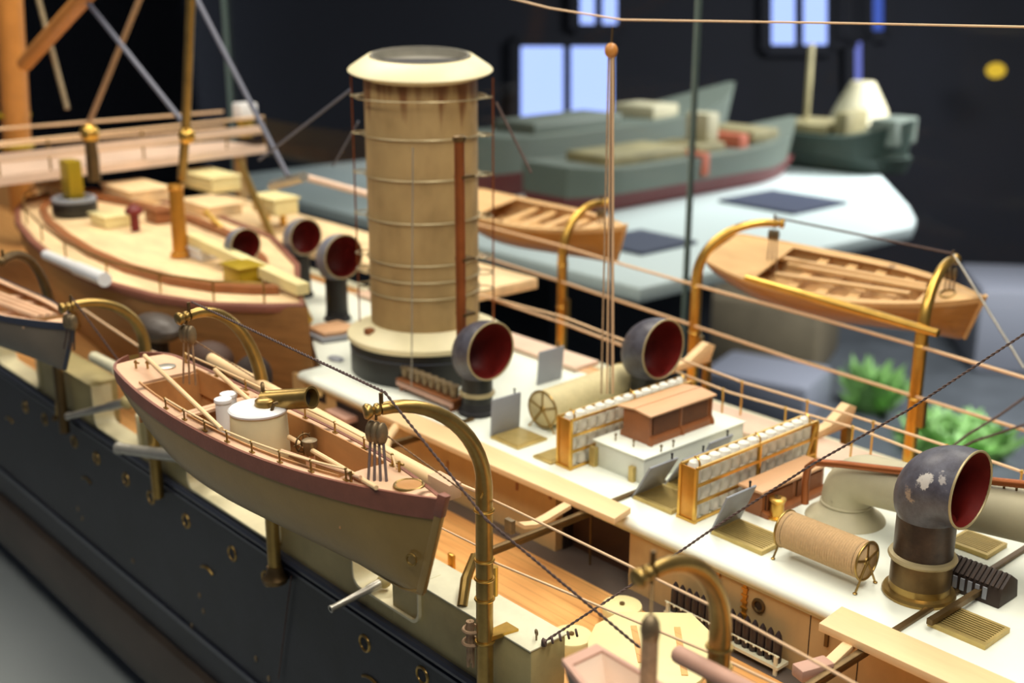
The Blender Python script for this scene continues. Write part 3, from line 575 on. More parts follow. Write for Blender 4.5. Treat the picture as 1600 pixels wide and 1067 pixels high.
# skylights
tr = thing('white_deck_box', 'white box trunk between the two brass racks', 'deck box', (-47.7, 56, 0))
MB().box(-49.8, -45.6, 51.2, 61.0, 0, 1.62).build('box', 'whitebox', tr, bevel=.06)
MB().box(-50.0, -45.5, 51.1, 61.1, 1.62, 1.75).build('top', 'white', tr, bevel=.04)
MB().box(-50.0, -49.5, 50.85, 51.18, 0, 1.3).build('corner_clip', 'grating', tr); MB().box(-46.6, -46.2, 50.9, 51.18, 0, 1.0).build('corner_clip', 'grating', tr)
for px, py in ((962, 688), (990, 698), (1033, 706), (1052, 698)):
    p = Pz(px, py, 1.75); k = MB(); k.cyl(p, p+A(0, 0, .35), .05, 8); k.ball(p+A(0, 0, .4), .1, 8); k.build('pin', 'pewter', tr)
def skylight(x0, x1, y0, y1, z0, zh, where, over=.22):
    t = thing('skylight', where, 'skylight', ((x0+x1)/2, (y0+y1)/2, z0)); xm = (x0+x1)/2
    prof = [(x0-.15, z0), (x0-.12, z0+.35), (x0+.12, z0+.55), (x0+.1, z0+zh-.1), (xm, z0+zh+.04), (x1-.1, z0+zh-.1), (x1-.12, z0+.55), (x1+.12, z0+.35), (x1+.15, z0)]
    MB().loft([[(x, y, z) for x, z in prof] for y in (y0, y1)]).build('body', 'skywood', t)
    L = MB(); S = MB(); ny = 2
    for k in range(ny):
        a = y0+.35+(y1-y0-.3)*k/ny; b = a+(y1-y0-.3)/ny-.35
        L.box(x1-.14, x1-.06, a, b, z0+.6, z0+zh-.2)
        for m_ in range(12): yy = a+(b-a)*(m_+.5)/12; S.box(x1-.09, x1-.02, yy-.03, yy+.03, z0+.6, z0+zh-.2)
    L.build('louvre_panel', 'louver', t); S.build('louvre_bars', 'skywood', t)
    for y in (y0, (y0+y1)/2, y1): MB().loft([[(x1-.12, yy, z0+zh-.1), (x1+.02, yy, z0+zh-.15), (x1-.0, yy, z0+.6), (x1+.22, yy, z0+.3), (x1+.24, yy, z0), (x1-.1, yy, z0)] for yy in (y-.1, y+.1)]).build('carved_bracket', 'skywood', t)
    for sx in (-1, 1):
        e = x1+over if sx > 0 else x0-over
        MB().slab([(xm+sx*.03, y0-over, z0+zh+.14), (e, y0-over, z0+zh-.02), (e, y1+over, z0+zh-.02), (xm+sx*.03, y1+over, z0+zh+.14)], .13*sx).build('roof_flap', 'skyroof', t, bevel=.03)
    return t
skylight(-49.2, -46.8, 53.0, 59.0, 1.75, 1.95, 'wooden skylight with louvred sides on top of the white box')
t = thing('skylight', 'long low wooden skylight with dark louvres behind the right rack', 'skylight', (-38.6, 56, 0))
MB().box(-39.3, -37.9, 52.9, 59.0, 0, 1.55).build('body', 'skywood', t); MB().box(-39.5, -37.7, 52.6, 59.2, 1.55, 1.72).build('roof_flap', 'skyroof', t, bevel=.04)
L = MB(); S = MB()
for a, b in ((53.2, 55.8), (56.2, 58.7)):
    L.box(-37.9, -37.86, a, b, .35, 1.35)
    for k in range(14): y = a+(b-a)*(k+.5)/14; S.box(-37.88, -37.78, y-.04, y+.04, .35, 1.35)
L.build('louvre_panel', 'louver', t); S.build('louvre_bars', 'skywood', t)
MB().loft([[(-37.95, y, 0), (-37.4, y, 0), (-37.45, y, .25), (-37.8, y, .35), (-37.95, y, .35)] for y in (52.9, 59.0)]).build('sill', 'skywood', t)

# reels
def reel(p, q, r, label, m, rings, legs=True, cheek='davit'):
    p, q = A(*p), A(*q); t = thing('hawser_reel' if m == 'reelrope' else 'canvas_reel', label, 'reel', A((p+q)[0]/2, (p+q)[1]/2, 0)); d = q-p; Ln = np.linalg.norm(d); d /= Ln
    prof = []
    for i in range(rings): prof += [(r-.07, Ln*i/rings), (r, Ln*(i+.5)/rings)]
    prof.append((r-.035, Ln)); MB().lathe(prof, p, 40, d).build('drum', m, t, sharp=80)
    for e, sg in ((p, -1), (q, 1)):
        c = MB(); c.ring(e, r, .07, d, 40, 8); c.ring(e, .18, .08, d, 16, 6)
        side = np.cross(d, (0, 0, 1)); side /= np.linalg.norm(side)
        for k in range(5):
            a = k*2*math.pi/5+.3; c.obox(e, e+r*(side*math.cos(a)+A(0, 0, 1)*math.sin(a)), .12, .1, d)
        ck = c.build('cheek', cheek, t); MB().lathe([(r-.05, 0), (r-.05, .02)], e+d*(-.3 if sg > 0 else .28)*1, 30, d).build('drum_end', 'gratdark', ck)
        if legs:
            l = MB()
            for sd in (-1, 1):
                foot = e+side*sd*r*.9+d*sg*.05; foot[2] = 0.06; l.tube([e+d*sg*.05, foot], .06, 8); l.ball(foot, .13, 8, (1, 1, .45))
            l.build('stand', 'davit', t)
    return t
qa, qb = A(-34.2, 50.05, 1.55), A(-29.2, 50.05, 1.55)
reel(qa, qb, 1.02, 'rope wound hawser reel on little brass legs left of the large ventilator', 'reelrope', 34)
reel((-56.6, 52.9, 1.5), (-57.2, 61.6, 1.5), 1.3, 'cream canvas covered reel behind the left brass rack', 'reelcanvas', 16)
reel(A(-21.9, 54.2, 1.35), A(-16, 57.2, 1.35), 1.2, 'rope wound reel with spoked brass cheek at the right edge', 'reelrope', 30, cheek='brass')
# little bollard
p = Pz(1213, 808); t = thing('brass_bollard', 'small brass bollard between the right rack and the rope reel', 'bollard', p)
MB().lathe([(.62, 0), (.62, .1), (.42, .16), (.40, .95), (.44, 1.0), (.5, 1.1), (.5, 1.2), (.36, 1.24)], p, 24).build('barrel', 'brass', t); MB().ring(p+A(0, 0, 1.27), .16, .05, (.3, .2, 1), 16, 6).build('top_ring', 'davitdark', t)
# trunking pipe
e0 = A(-34.7, 56.6, 0); t = thing('air_trunk', 'fat grey buff air trunk with elbow and flared foot behind the reel', 'pipe', e0)
MB().lathe([(2.3, 0), (2.2, .15), (1.7, .5), (1.45, .9)], e0, 40, cap1=False).build('flared_foot', 'trunk', t)
MB().ring(e0+A(0, 0, 1.0), 1.42, .08, n=40).build('foot_ring', 'trunk', t)
pe = A(-34.7, 56.6, 2.5)
path = [e0+A(0, 0, .8), e0+A(0, 0, 1.4)]+[pe+A(1.5-1.5*math.cos(a), 0, -1.2+1.5*math.sin(a)) for a in np.linspace(0, math.pi/2, 8)]+[A(-29.5, 56.6, 3.2), A(-10, 56.6, 5.5)]
MB().tube(path, 1.42, 36, False).build('duct', 'trunk', t, sharp=60)
for x in (-30.6, -27.5): MB().ring((x, 56.6, 3.05+(x+30.6)*.12), 1.43, .05, (1, 0, .12), 40, 6).build('duct_seam', 'trunk', t)
c1 = Py(1275, 775, 55.6)
t2 = thing('copper_pipe', 'thin brown copper pipe bent over the grey buff trunk', 'pipe', c1)
A1 = [p_-A(0, .9, 0) for p_ in [Py(1272, 780, 55.6), Py(1273, 745, 55.6), Py(1277, 724, 55.6), Py(1288, 716, 55.6), Py(1330, 719, 56.0), Py(1400, 727, 56.4), Py(1600, 748, 57.0), Py(1700, 758, 57)]]
MB().tube(A1, .22, 12).build('pipe', 'copper', t2, sharp=70)
for px in (1312, 1570, 1590): q = Py(px, 722 if px < 1400 else 752, 56.2); MB().tube([q, q+A(0, 0, -.5)], .06, 6).build('pipe_clip', 'davitdark', t2)
# dark machine right of the big ventilator
t = thing('winch_box', 'dark skylight box with ribbed top right of the large ventilator', 'deck box', (-25.5, 54.6, 0))
MB().loft([[(-28.6, 53.2, 0), (-28.6, 55.2, 0), (-28.6, 55.0, 1.0), (-28.6, 54.2, 1.55), (-28.6, 53.4, 1.0)], [(-23.6, 53.2, 0), (-23.6, 55.2, 0), (-23.6, 55.0, 1.0), (-23.6, 54.2, 1.55), (-23.6, 53.4, 1.0)]]).build('body', 'louver', t, bevel=.05)
r_ = MB()
for k in range(18): x = -28.4+k*.27; r_.obox((x, 53.3, 1.02), (x, 54.1, 1.6), .12, .12)
r_.build('ribs', 'cowlstem', t)
w_ = MB()
for k in range(7): x = -26.9+k*.4; w_.box(x, x+.22, 53.16, 53.22, .25, .9)
w_.build('window_slots', 'grey', t)
# rack of brown lumps at the funnel foot
t = thing('bucket_rack', 'brown wooden rack of small pale buckets at the foot of the funnel', 'rack', (-66.5, 50.8, 0))
MB().box(-70, -63.2, 50.2, 51.4, .75, .95).build('shelf', 'skywood', t); MB().box(-70, -63.2, 50.2, 50.3, .4, .8).build('front_rail', 'pink', t)
for x in (-69.6, -63.6): MB().box(x-.1, x+.1, 50.3, 51.3, 0, .8).build('leg', 'skywood', t)
pb = None
for k in range(8):
    if pb is None: pb = tag(MB().lathe([(.28, 0), (.33, .1), (.36, .75), (.42, .8), (.42, .9), (.2, .95)], (-69.5, 50.8, .95), 14).build('bucket', 'pewter'), 'small pale bucket standing in the rack at the funnel foot', 'bucket', 'buckets at the funnel foot')
    else: copy_tree(pb, (k*.83, 0, 0))
# hatch left of funnel
p = Pz(520, 520, .2); t = thing('hatch_cover', 'wooden hatch cover on a grey base left of the funnel foot', 'hatch', A(p[0], p[1], 0))
MB().prism([(p[0]-2, p[1]-2.0), (p[0]+1.6, p[1]-2.2), (p[0]+2.2, p[1]), (p[0]+1.2, p[1]+2.2), (p[0]-2, p[1]+2)], 0, .4).build('coaming', 'grey', t, bevel=.06)
MB().prism([(p[0]-1.6, p[1]-1.6), (p[0]+1.2, p[1]-1.7), (p[0]+1.7, p[1]), (p[0]+.9, p[1]+1.8), (p[0]-1.6, p[1]+1.6)], .4, .75).build('lid', 'skyroof', t, bevel=.06)
p = Pz(525, 562, 0); tag(MB().ball(p+A(0, 0, .1), .7, 14, (1.3, .8, .25)).build('deck_light', 'grey'), 'small grey deck light flat on the white roof by the funnel', 'deck light')

# skid planks and beams
def plank(poly, z0, z1, name, label, m='plank'):
    return tag(MB().prism(poly, z0, z1).build(name, m, bevel=.04), label, 'plank')
plank([(-66, 47.25), (-54, 47.3), (-42.9, 47.2), (-42.5, 45.4), (-54, 45.2), (-66, 45.2)], .22, .62, 'skid_plank', 'long pale skid plank beside the roof edge under the launch davit')
plank([(-28.3, 46.6), (-12, 46.7), (-12, 44.4), (-28.1, 44.4)], .22, .65, 'skid_plank', 'long pale skid plank at the bottom right corner')
def beam(x, y0, y1, lab, z0=-.12, m='davitdark'):
    t = thing('skid_beam', lab, 'beam', (x, y0, 0)); MB().box(x-.16, x+.16, y0, y1, 0.0, .2).build('flange', m, t, bevel=.03); MB().box(x-.08, x+.08, y0, RN-.05, -.28, .02).build('web', m, t); return t
beam(-45.0, 37.2, 52.5, 'brass edged beam crossing under the middle skid plank'); beam(-25.8, 37.6, 62, 'brass edged beam crossing the roof at bottom right')
beam(-61.2, 42.5, 50.5, 'brass edged beam under the left end of the skid plank')
tag(MB().obox(Pz(1560, 905, .5), Pz(1452, 972, .5), .3, .3).build('steel_bar', 'davitdark'), 'grey steel bar leaning on the brass beam at bottom right', 'bar')
# crutch brackets
def crutch(x, lab, s=1):
    t = thing('boat_crutch', lab, 'bracket', (x, 42, 0)); pts = [(45.3, .2), (43.6, -.1), (42.6, -.2), (41.6, .05), (40.9, .6)]
    MB().loft([[(x-.3, y, z-.12), (x+.3, y, z-.12), (x+.3, y, z+.12), (x-.3, y, z+.12)] for y, z in pts]).build('arm', 'plank', t, sharp=60)
    MB().box(x-.3, x+.3, 40.6, 40.9, -.1, .7).build('foot_clip', 'pewter', t); return t
crutch(-46.2, 'curved pale boat crutch under the middle skid plank'); 
t = thing('boat_crutch', 'broad pale boat crutch arm at the bottom right plank', 'bracket', (-25, 41, 0))
pA = Pz(1335, 1000, .1); pB = Pz(1295, 1038, .1); pC = Pz(1245, 1052, .1)
MB().obox(pA, pB, .55, .35).build('arm', 'plank', t, bevel=.05); MB().obox(pB, pC, .8, .6).build('pad', 'pink', t, bevel=.08)
t = thing('boat_crutch', 'curved pale boat crutch left of the middle launch davit', 'bracket', Pz(630, 690, .2))
MB().tube([Pz(640, 655, .2), Pz(618, 668, .2), Pz(606, 685, .2), Pz(602, 704, .2)], .3, 10).build('arm', 'plank', t)
# far side planks and rails
plank([(-62, 62.0), (-12, 62.4), (-12, 65.6), (-62, 65.2)], .1, .45, 'far_skid_plank', 'pinkish skid plank along the far roof edge', 'bridge')
plank([(-95, 63.5), (-64, 63.3), (-64, 66), (-95, 66)], .1, .45, 'far_skid_plank', 'pinkish skid plank far side behind the funnel', 'bridge')
for i, (px, py, lab) in enumerate(((1300, 655, 'wooden chock with a cut out standing on the far skid plank'), (1082, 555, 'wooden chock beside the ventilator on the far side'))):
    q = Pz(px, py, 1.3); t = thing('boat_chock', lab, 'chock', A(q[0], q[1], 0)); x, y = q[0], q[1]
    MB().loft([[(xx, y-3.2, .45), (xx, y+1.8, .45), (xx, y+2.4, 1.7), (xx, y+1.5, 2.1), (xx, y-.6, 1.1), (xx, y-3.2, .9)] for xx in (x-.35, x+.35)]).build('chock_arm', 'plank', t, bevel=.04)
    MB().box(x-.25, x+.25, y+1.6, y+2.2, -3.9, .5).build('post', 'davit', t)
rail = thing('guard_rail', 'thin double guard rail along the far side of the white roof', 'rail', (-40, 63, 0))
y1_, y2_ = 62.6, 64.6
def longer(p, k=4.): return p+[p[-1]+(p[-1]-p[-2])*k]
def railpts(Y, pix): return [Py(px, py, Y) for px, py in pix]
r1 = railpts(62.6, ((1055, 580), (1140, 613), (1235, 640), (1340, 670), (1445, 710), (1510, 735)))
r2 = railpts(64.6, ((740, 458), (880, 495), (970, 530), (1068, 563), (1160, 597), (1265, 628), (1365, 660), (1480, 697), (1600, 738), (1680, 765)))
MB().tube(longer(r1), .09, 8).build('rail_wire', 'wire', rail); MB().tube(longer(r2, 3), .09, 8).build('rail_wire', 'wire', rail)
for px, Y, py in ((1130, 62.6, 609), (1228, 62.6, 638), (1333, 62.6, 668), (1449, 62.6, 711), (1160, 64.6, 597), (1262, 64.6, 627), (1365, 64.6, 660), (1480, 64.6, 697), (1597, 64.6, 737)):
    q = Py(px, py, Y); t = MB(); t.tube([(q[0], q[1], .45), q], .07, 8); t.ball(q, .14, 8); t.build('stanchion', 'brass', rail)
# life lines through the far davits
ll = thing('life_line', 'long pinkish life lines strung through the far davits', 'rail', (-50, HF, 1))
MB().tube(longer(railpts(HF+.0, ((745, 398), (880, 441), (1061, 501), (1240, 561), (1432, 620), (1600, 672), (1700, 704)))), .13, 8).build('line', 'wire', ll)
MB().tube(longer(railpts(HF+.0, ((745, 350), (880, 385), (980, 415), (1085, 445), (1260, 492), (1432, 540), (1600, 590), (1700, 618)))), .13, 8).build('line', 'wire', ll)
MB().tube(railpts(70, ((745, 460), (880, 505), (985, 545))), .12, 8).build('line', 'wire', ll)
# near life lines
def nearline(name, lab, pts, r=.07):
    return tag(MB().tube(longer(pts, 1.5) if 'bottom right' in lab or 'above the deck' in lab else pts, r, 8).build(name, 'wire'), lab, 'rail')
nearline('life_line', 'upper thin life line running from the launch davit to bottom right', [Py(757, 775, HS-.7), Py(800, 795, HS-.2), Py(985, 885, HS-.2), Py(1150, 965, HS-.2), Py(1330, 1065, HS)], .06)
nearline('life_line', 'lower thin life line leaving the launch davit above the deck', [Py(757, 872, HS-.7), Py(800, 890, HS-.2), Py(980, 965, HS-.2), Py(1110, 1020, HS-.2), Py(1300, 1110, HS)], .06)
nearline('life_line', 'thin line between hull and davit below the launch bow', [Py(560, 755, HS+.1), Py(690, 825, HS-.2), Py(757, 858, HS-.4)], .05)
nearline('life_line', 'thin upper line running behind the launch to its davit', [Py(110, 470, HS+.5), Py(215, 540, HS+.5), Py(330, 585, HS+.5), Py(440, 635, HS+.5), Py(560, 690, HS+.3), Py(755, 772, HS-.4)], .09)

# ================================================================= BOATS
def boat(name, label, L, B, D, mtx, mh, mband, mdeck, minn, kind='launch', bandh=.75, sheer=(.7, .25), stern=.62, cat='boat'):
    t = thing(name, label, cat, mtx[:3, 3]); N = 34
    S = np.concatenate([np.linspace(0, .06, 7)[:-1]**1.0, np.linspace(.06, .9, 26)[:-1], np.linspace(.9, 1, 8)])
    def hb(s):
        aft = (1-((.42-s)/.42)**2.4*(1-stern)) if s < .42 else 1.
        if s < .06: aft *= math.sqrt(max(0, 1-((.06-s)/.062)**2))
        fore = (1-((s-.42)/.58)**2.3) if s > .42 else 1.
        return max(.012, aft*fore)*B/2
    def zg(s): return sheer[0]*max(0, (s-.4)/.6)**2+sheer[1]*max(0, (.4-s)/.4)**2
    def zk(s):
        k = -D
        if s < .34: k = -D+D*.72*((.34-s)/.34)**1.7
        if s > .93: k = -D+.55*((s-.93)/.07)**2.5
        return k
    def sec(s, off=0., t0=0., t1=1., n=11, fl=1.):
        b, g, k = hb(s)+off, zg(s), zk(s); vee = max(0, (s-.45)/.55)**1.3; veea = max(0, (.4-s)/.4)**1.2
        pts = []
        for i in range(n):
            u = t0+(t1-t0)*i/(n-1); a = u*math.pi/2; p = .62+.9*vee+.35*veea
            yy = b*math.cos(a)**p if a < math.pi/2-1e-6 else 0
            yy = yy*(1-vee*.15*math.sin(2*a)); zz = g-(g-k)*(math.sin(a)**(1.0-.15*vee))
            pts.append((yy, zz))
        return pts
    xs_ = [(s-.5)*L for s in S]
    def xb(s, z): return (s-.5)*L - (.0 if s < .9 else (zg(s)-z)/D*1.5*((s-.9)/.1))
    hull = MB(mtx); rings = []
    for s in S:
        h = sec(s); rings.append([(xb(s, z), -y, z) for y, z in h]+[(xb(s, z), y, z) for y, z in h[::-1][1:]])
    hull.loft(rings, False, True, True).build('hull', mh, t, sharp=60)
    # inner skin
    rings = []
    for s in [q for q in S if .06 <= q <= .84]:
        h = sec(s, -.2); rings.append([(xb(s, z), -y, z*.93-.02) for y, z in h]+[(xb(s, z), y, z*.93-.02) for y, z in h[::-1][1:]])
    MB(mtx).loft(rings, False, True, True).build('inner_skin', minn, t, sharp=60)
    # sheer strake
    bd = MB(mtx)
    for sd in (-1, 1):
        rings = []
        for s in S:
            g = zg(s); hh = bandh; k = zk(s); frac = min(.6, hh/(g-k)); h = [q for q in sec(s, .07, 0, 2/math.pi*math.asin(frac), 4)]
            hi = sec(s, -.10)[0]
            rr = [(xb(s, z), sd*y, z) for y, z in h]; rings.append([(rr[0][0], sd*max(.002, hi[0]), g+.06), (rr[0][0], sd*h[0][0], g+.06)]+rr[1:]+[(rr[-1][0], sd*max(.002, h[-1][0]-.12), h[-1][1])])
        bd.loft(rings, True)
    bd.build('sheer_strake', mband, t, sharp=50)
    return t, dict(hb=hb, zg=zg, zk=zk, xb=xb, S=S, sec=sec)
def deckstrip(mtx, f, L, s0, s1, op=None, z=.02, n=14, inset=.12, sides=(-1, 1)):
    d = MB(mtx)
    ss = np.linspace(s0, s1, n)
    for a, b in zip(ss[:-1], ss[1:]):
        ya, yb, za, zb, xa, xb = max(.01, f['hb'](a)-inset), max(.01, f['hb'](b)-inset), f['zg'](a)+z, f['zg'](b)+z, (a-.5)*L, (b-.5)*L
        if op:
            wa, wb = ya*op, yb*op
            for sd in sides:
                d.add([(xa, sd*ya, za), (xb, sd*yb, zb), (xb, sd*wb, zb+.02), (xa, sd*wa, za+.02), (xa, sd*ya, za-.1), (xb, sd*yb, zb-.1), (xb, sd*wb, zb-.1), (xa, sd*wa, za-.1)],
                      [(0, 1, 2, 3), (7, 6, 5, 4), (0, 4, 5, 1), (3, 2, 6, 7), (0, 3, 7, 4), (1, 5, 6, 2)])
        else:
            c = .07
            d.add([(xa, -ya, za), (xa, 0, za+c), (xa, ya, za), (xb, -yb, zb), (xb, 0, zb+c), (xb, yb, zb), (xa, -ya, za-.1), (xa, ya, za-.1), (xb, -yb, zb-.1), (xb, yb, zb-.1)],
                  [(0, 1, 4, 3), (1, 2, 5, 4), (6, 8, 9, 7), (0, 3, 8, 6), (2, 7, 9, 5), (0, 6, 7, 2, 1), (3, 4, 5, 9, 8)])
    return d
# --- the steam launch in front
LL, LB, LD = 29.8, 5.3, 4.3
lm = frame((-51.0, 28.15, 8.0), 0.0, 0, -.012)
la, lf = boat('steam_launch', 'olive steam launch with mahogany strake hanging on davits in the foreground', LL, LB, LD, lm, 'launchhull', 'mahog', 'launchdeck', 'launchin', sheer=(.95, .55))
deckstrip(lm, lf, LL, .03, .15).build('stern_deck', 'launchdeck', la)
for sd in (-1, 1): deckstrip(lm, lf, LL, .15, .335, .80, sides=(sd,)).build('side_deck', 'launchdeck', la)
deckstrip(lm, lf, LL, .335, .36).build('bulkhead_cap', 'launchdeck', la)
for sd in (-1, 1): deckstrip(lm, lf, LL, .36, .80, .80, n=24, sides=(sd,)).build('side_deck', 'launchdeck', la)
deckstrip(lm, lf, LL, .80, .985).build('fore_deck', 'launchdeck', la)
def lx(s): return (s-.5)*LL
for s in (.155, .345, .80):
    y = lf['hb'](s)-.3; MB(lm).box(lx(s)-.06, lx(s)+.06, -y, y, -2.0, lf['zg'](s)-.05).build('bulkhead', 'launchin', la)
MB(lm).prism([(lx(q), -lf['hb'](q)*.55) for q in (.16, .3, .5, .66, .78)]+[(lx(q), lf['hb'](q)*.55) for q in (.78, .66, .5, .3, .16)], -2.05, -1.95).build('floor_boards', 'launchin', la)
MB(lm).box(lx(.30), lx(.345), -1.6, 1.6, -.85, -.7).build('thwart', 'launchdeck', la)
for sd in (-1, 1):
    c_ = MB(lm); 
    for a, b in ((.15, .335), (.36, .80)):
        ss = np.linspace(a, b, 12)
        for i in range(11):
            for_ = [(lx(s), sd*(max(.01, lf['hb'](s)-.12)*.80), lf['zg'](s)) for s in (ss[i], ss[i+1])]
            p_, q_ = A(*for_[0]), A(*for_[1]); c_.loft([[p+A(0, -.04, -1.3), p+A(0, .04, -1.3), p+A(0, .04, .16), p+A(0, -.04, .16)] for p in (p_, q_)])
    c_.build('coaming', 'launchin', la)
# rails on the launch
for sd in (-1, 1):
    ss = np.linspace(.30 if sd < 0 else .1, .82, 8); pts = []
    for s in ss:
        base = A(lx(s), sd*(lf['hb'](s)-.26), lf['zg'](s)+.05); top = base+A(0, 0, .55); pts.append(top)
        k = MB(lm); k.tube([base, top], .05, 8); k.box(base[0]-.16, base[0]+.16, base[1]-.08, base[1]+.08, base[2], base[2]+.05); k.ball(top, .085, 8); k.build('rail_stanchion', 'davit', la)
    MB(lm).tube(pts+[A(lx(.845), sd*(lf['hb'](.845)-.4), lf['zg'](.845)+.15)], .055, 8).build('hand_rail', 'plank', la)
# stem post and hawse ring
st = [(lf['xb'](1, z)+.05, 0, z) for z in np.linspace(1.2, -LD+.3, 10)]
MB(lm).loft([[(x-.25, -.16, z), (x-.25, .16, z), (x+.16, .12, z), (x+.16, -.12, z)] for x, y, z in st]).build('stem_post', 'launchhull', la, bevel=.03)
MB(lm).loft([[(x-.3, -.19, z), (x-.3, .19, z), (x+.19, .14, z), (x+.19, -.14, z)] for x, y, z in [(lf['xb'](1, z)+.05, 0, z) for z in (1.25, .6, .15)]]).build('stem_head', 'mahog', la, bevel=.03)
MB(lm).tube([(x+.02, 0, z) for x, y, z in st[2:]]+[(lx(.9), 0, -LD), (lx(.4), 0, -LD), (lx(.3), 0, lf['zk'](.3)), (lx(.2), 0, lf['zk'](.2))], .13, 8).build('keel', 'launchhull', la)
sh_ = lf['sec'](.94, .05, .38, .42, 2)[0]; MB(lm).ring((lx(.94), -sh_[0]-.02, sh_[1]), .24, .06, (.35, -1, .1), 20, 8).build('hawse_ring', 'davit', la)
# boiler casing with lid, lowered funnel, canisters, wheel
bc = A(lx(.50), -.15, -1.4)
MB(lm).lathe([(1.45, 0), (1.5, .2), (1.42, 2.35), (1.46, 2.4), (1.48, 2.5), (1.4, 2.58), (.3, 2.68)], bc, 40).build('boiler_casing', 'cream', la)
lid_ = MB(lm).lathe([(1.49, 2.42), (1.51, 2.52), (1.42, 2.6), (.2, 2.7)], bc, 40).build('boiler_lid', 'canister', la)
MB(lm).lathe([(.55, 2.55), (.5, 2.95), (.35, 3.05)], bc+A(.2, .3, 0), 24).build('funnel_seat', 'davit', la)
fa = Py(414, 626, 28.7); dd = A(.91, .33, .22); dd /= np.linalg.norm(dd)
fn = MB().lathe([(.5, 0), (.56, .05), (.53, .12), (.53, 3.0), (.57, 3.05), (.57, 3.12), (.46, 3.12), (.46, .3)], fa, 32, dd, True, True).build('lowered_funnel', 'davit', la)
MB().lathe([(.46, 0), (.46, .02)], fa+dd*2.6, 24, dd).build('funnel_bore', 'soot', fn)
MB(lm).ring(bc+A(-.75, .75, 3.15), .33, .09, (.5, 1, 0), 24, 8).build('lid_ring', 'davitdark', la)
MB(lm).tube([bc+A(1.0, .2, 2.6), bc+A(1.0, .35, 2.95), bc+A(1.0, .55, 2.95)], .09, 8).build('funnel_crutch', 'davitdark', la)
# steering wheel on post
wc = Py(474, 692, 28.1); wp = wc+A(.5, .05, 0); fl = 8.0-2.0
MB().box(wp[0]-.17, wp[0]+.17, wp[1]-.16, wp[1]+.16, fl, wp[2]-.45).build('wheel_post', 'launchdeck', la)
MB().lathe([(.2, -.5), (.26, -.4), (.36, .1), (.37, .28), (.26, .33)], wp, 18).build('compass_head', 'pewter', la)
wh = MB(); wh.ring(wc, .46, .045, (1, .12, 0), 28, 6); wh.ring(wc, .14, .05, (1, .12, 0), 14, 6); wh.cyl(wc, wp, .06, 8)
for k in range(8): a = k*math.pi/4; wh.tube([wc, wc+.60*A(-.12*math.cos(a), math.cos(a), math.sin(a))], .028, 5)
wh.build('steering_wheel', 'davitdark', la)
# fore hatch ring, cleats
fh = A(lx(.915), .1, lf['zg'](.915)+.1); hr = MB(lm).ring(fh, .62, .08, n=32).build('hatch_ring', 'davit', la); MB(lm).cyl(fh+A(0, 0, -.05), fh+A(0, 0, .04), .58, 28).build('hatch_disc', 'launchin', hr)
MB(lm).lathe([(.55, 0), (.55, .05), (.4, .1)], (lx(.10), .6, lf['zg'](.1)+.06), 24).build('stern_plate', 'steel', la)
for s, y in ((.075, -.9), (.09, -.4), (.83, -1.2), (.85, 1.0)):
    p = A(lx(s), y, lf['zg'](s)+.05); k = MB(lm); k.cyl(p, p+A(0, 0, .5), .07, 8); k.tube([p+A(-.2, 0, .35), p+A(.2, .1, .35)], .06, 8); k.build('cleat', 'davit', la)
# propeller bracket
MB(lm).box(lx(.13), lx(.22), -.08, .08, -3.6, -2.0).build('skeg', 'launchhull', la)
# things lying in or on the launch
def pole(name, lab, p, q, r=.14, m='plank', cat='oar', mt=None):
    mt = lm if mt is None else mt
    return tag(MB(mt).tube([p, A(*p)*.5+A(*q)*.5, q], [r, r, r*.8], 10).build(name, m), lab, cat)
def wpole(lab, p, q, r, cat='oar'): return tag(MB().tube([p, p*.5+q*.5, q], [r, r, r*.85], 10).build('boat_hook', 'plank'), lab, cat)
wpole('long pale boat hook laid along the near side of the launch', Pz(226, 556, 9.0), Pz(346, 670, 8.75), .13)
wpole('shorter pale pole laid across the far side of the launch stern', Pz(336, 578, 8.9), Pz(412, 645, 8.9), .13)
wpole('pale pole lying along the launch from boiler to foredeck', Py(452, 683, 28.6), Pz(588, 762, 9.0), .13)
tag(MB(lm).tube([(lx(.62), -1.0, .1), (lx(.85), -1.1, .9)], .1, 8).build('oar', 'launchdeck'), 'thin pale oar beside the wheel post in the launch', 'oar')
for i, (s, y, lab) in enumerate(((.365, .35, 'white round canister with lid, left one behind the boiler casing'), (.385, -.3, 'white round canister with lid, right one touching the boiler casing'))):
    o = thing('canister', lab, 'canister', (lm@A(lx(s), y, -1, 1))[:3]); MB(lm).lathe([(.42, 0), (.42, 1.9)], (lx(s), y, -1.3), 20).build('body', 'canister', o); MB(lm).lathe([(.46, 1.9), (.48, 1.98), (.46, 2.1), (.3, 2.15)], (lx(s), y, -1.3), 20).build('lid', 'canister', o)

# long boom between the launch davits
b0, b1 = Py(330, 560, HS-.9), Py(712, 768, HS-1.3)
bo = thing('boat_boom', 'pale wooden boom with square end slung behind the launch', 'boom', b0)
MB().tube([b0, b0*.5+b1*.5, b1-(b1-b0)*.06], [.36, .42, .38], 14).build('spar', 'plank', bo); MB().obox(b1-(b1-b0)*.07, b1, .75, .8).build('square_end', 'launchdeck', bo, bevel=.05)

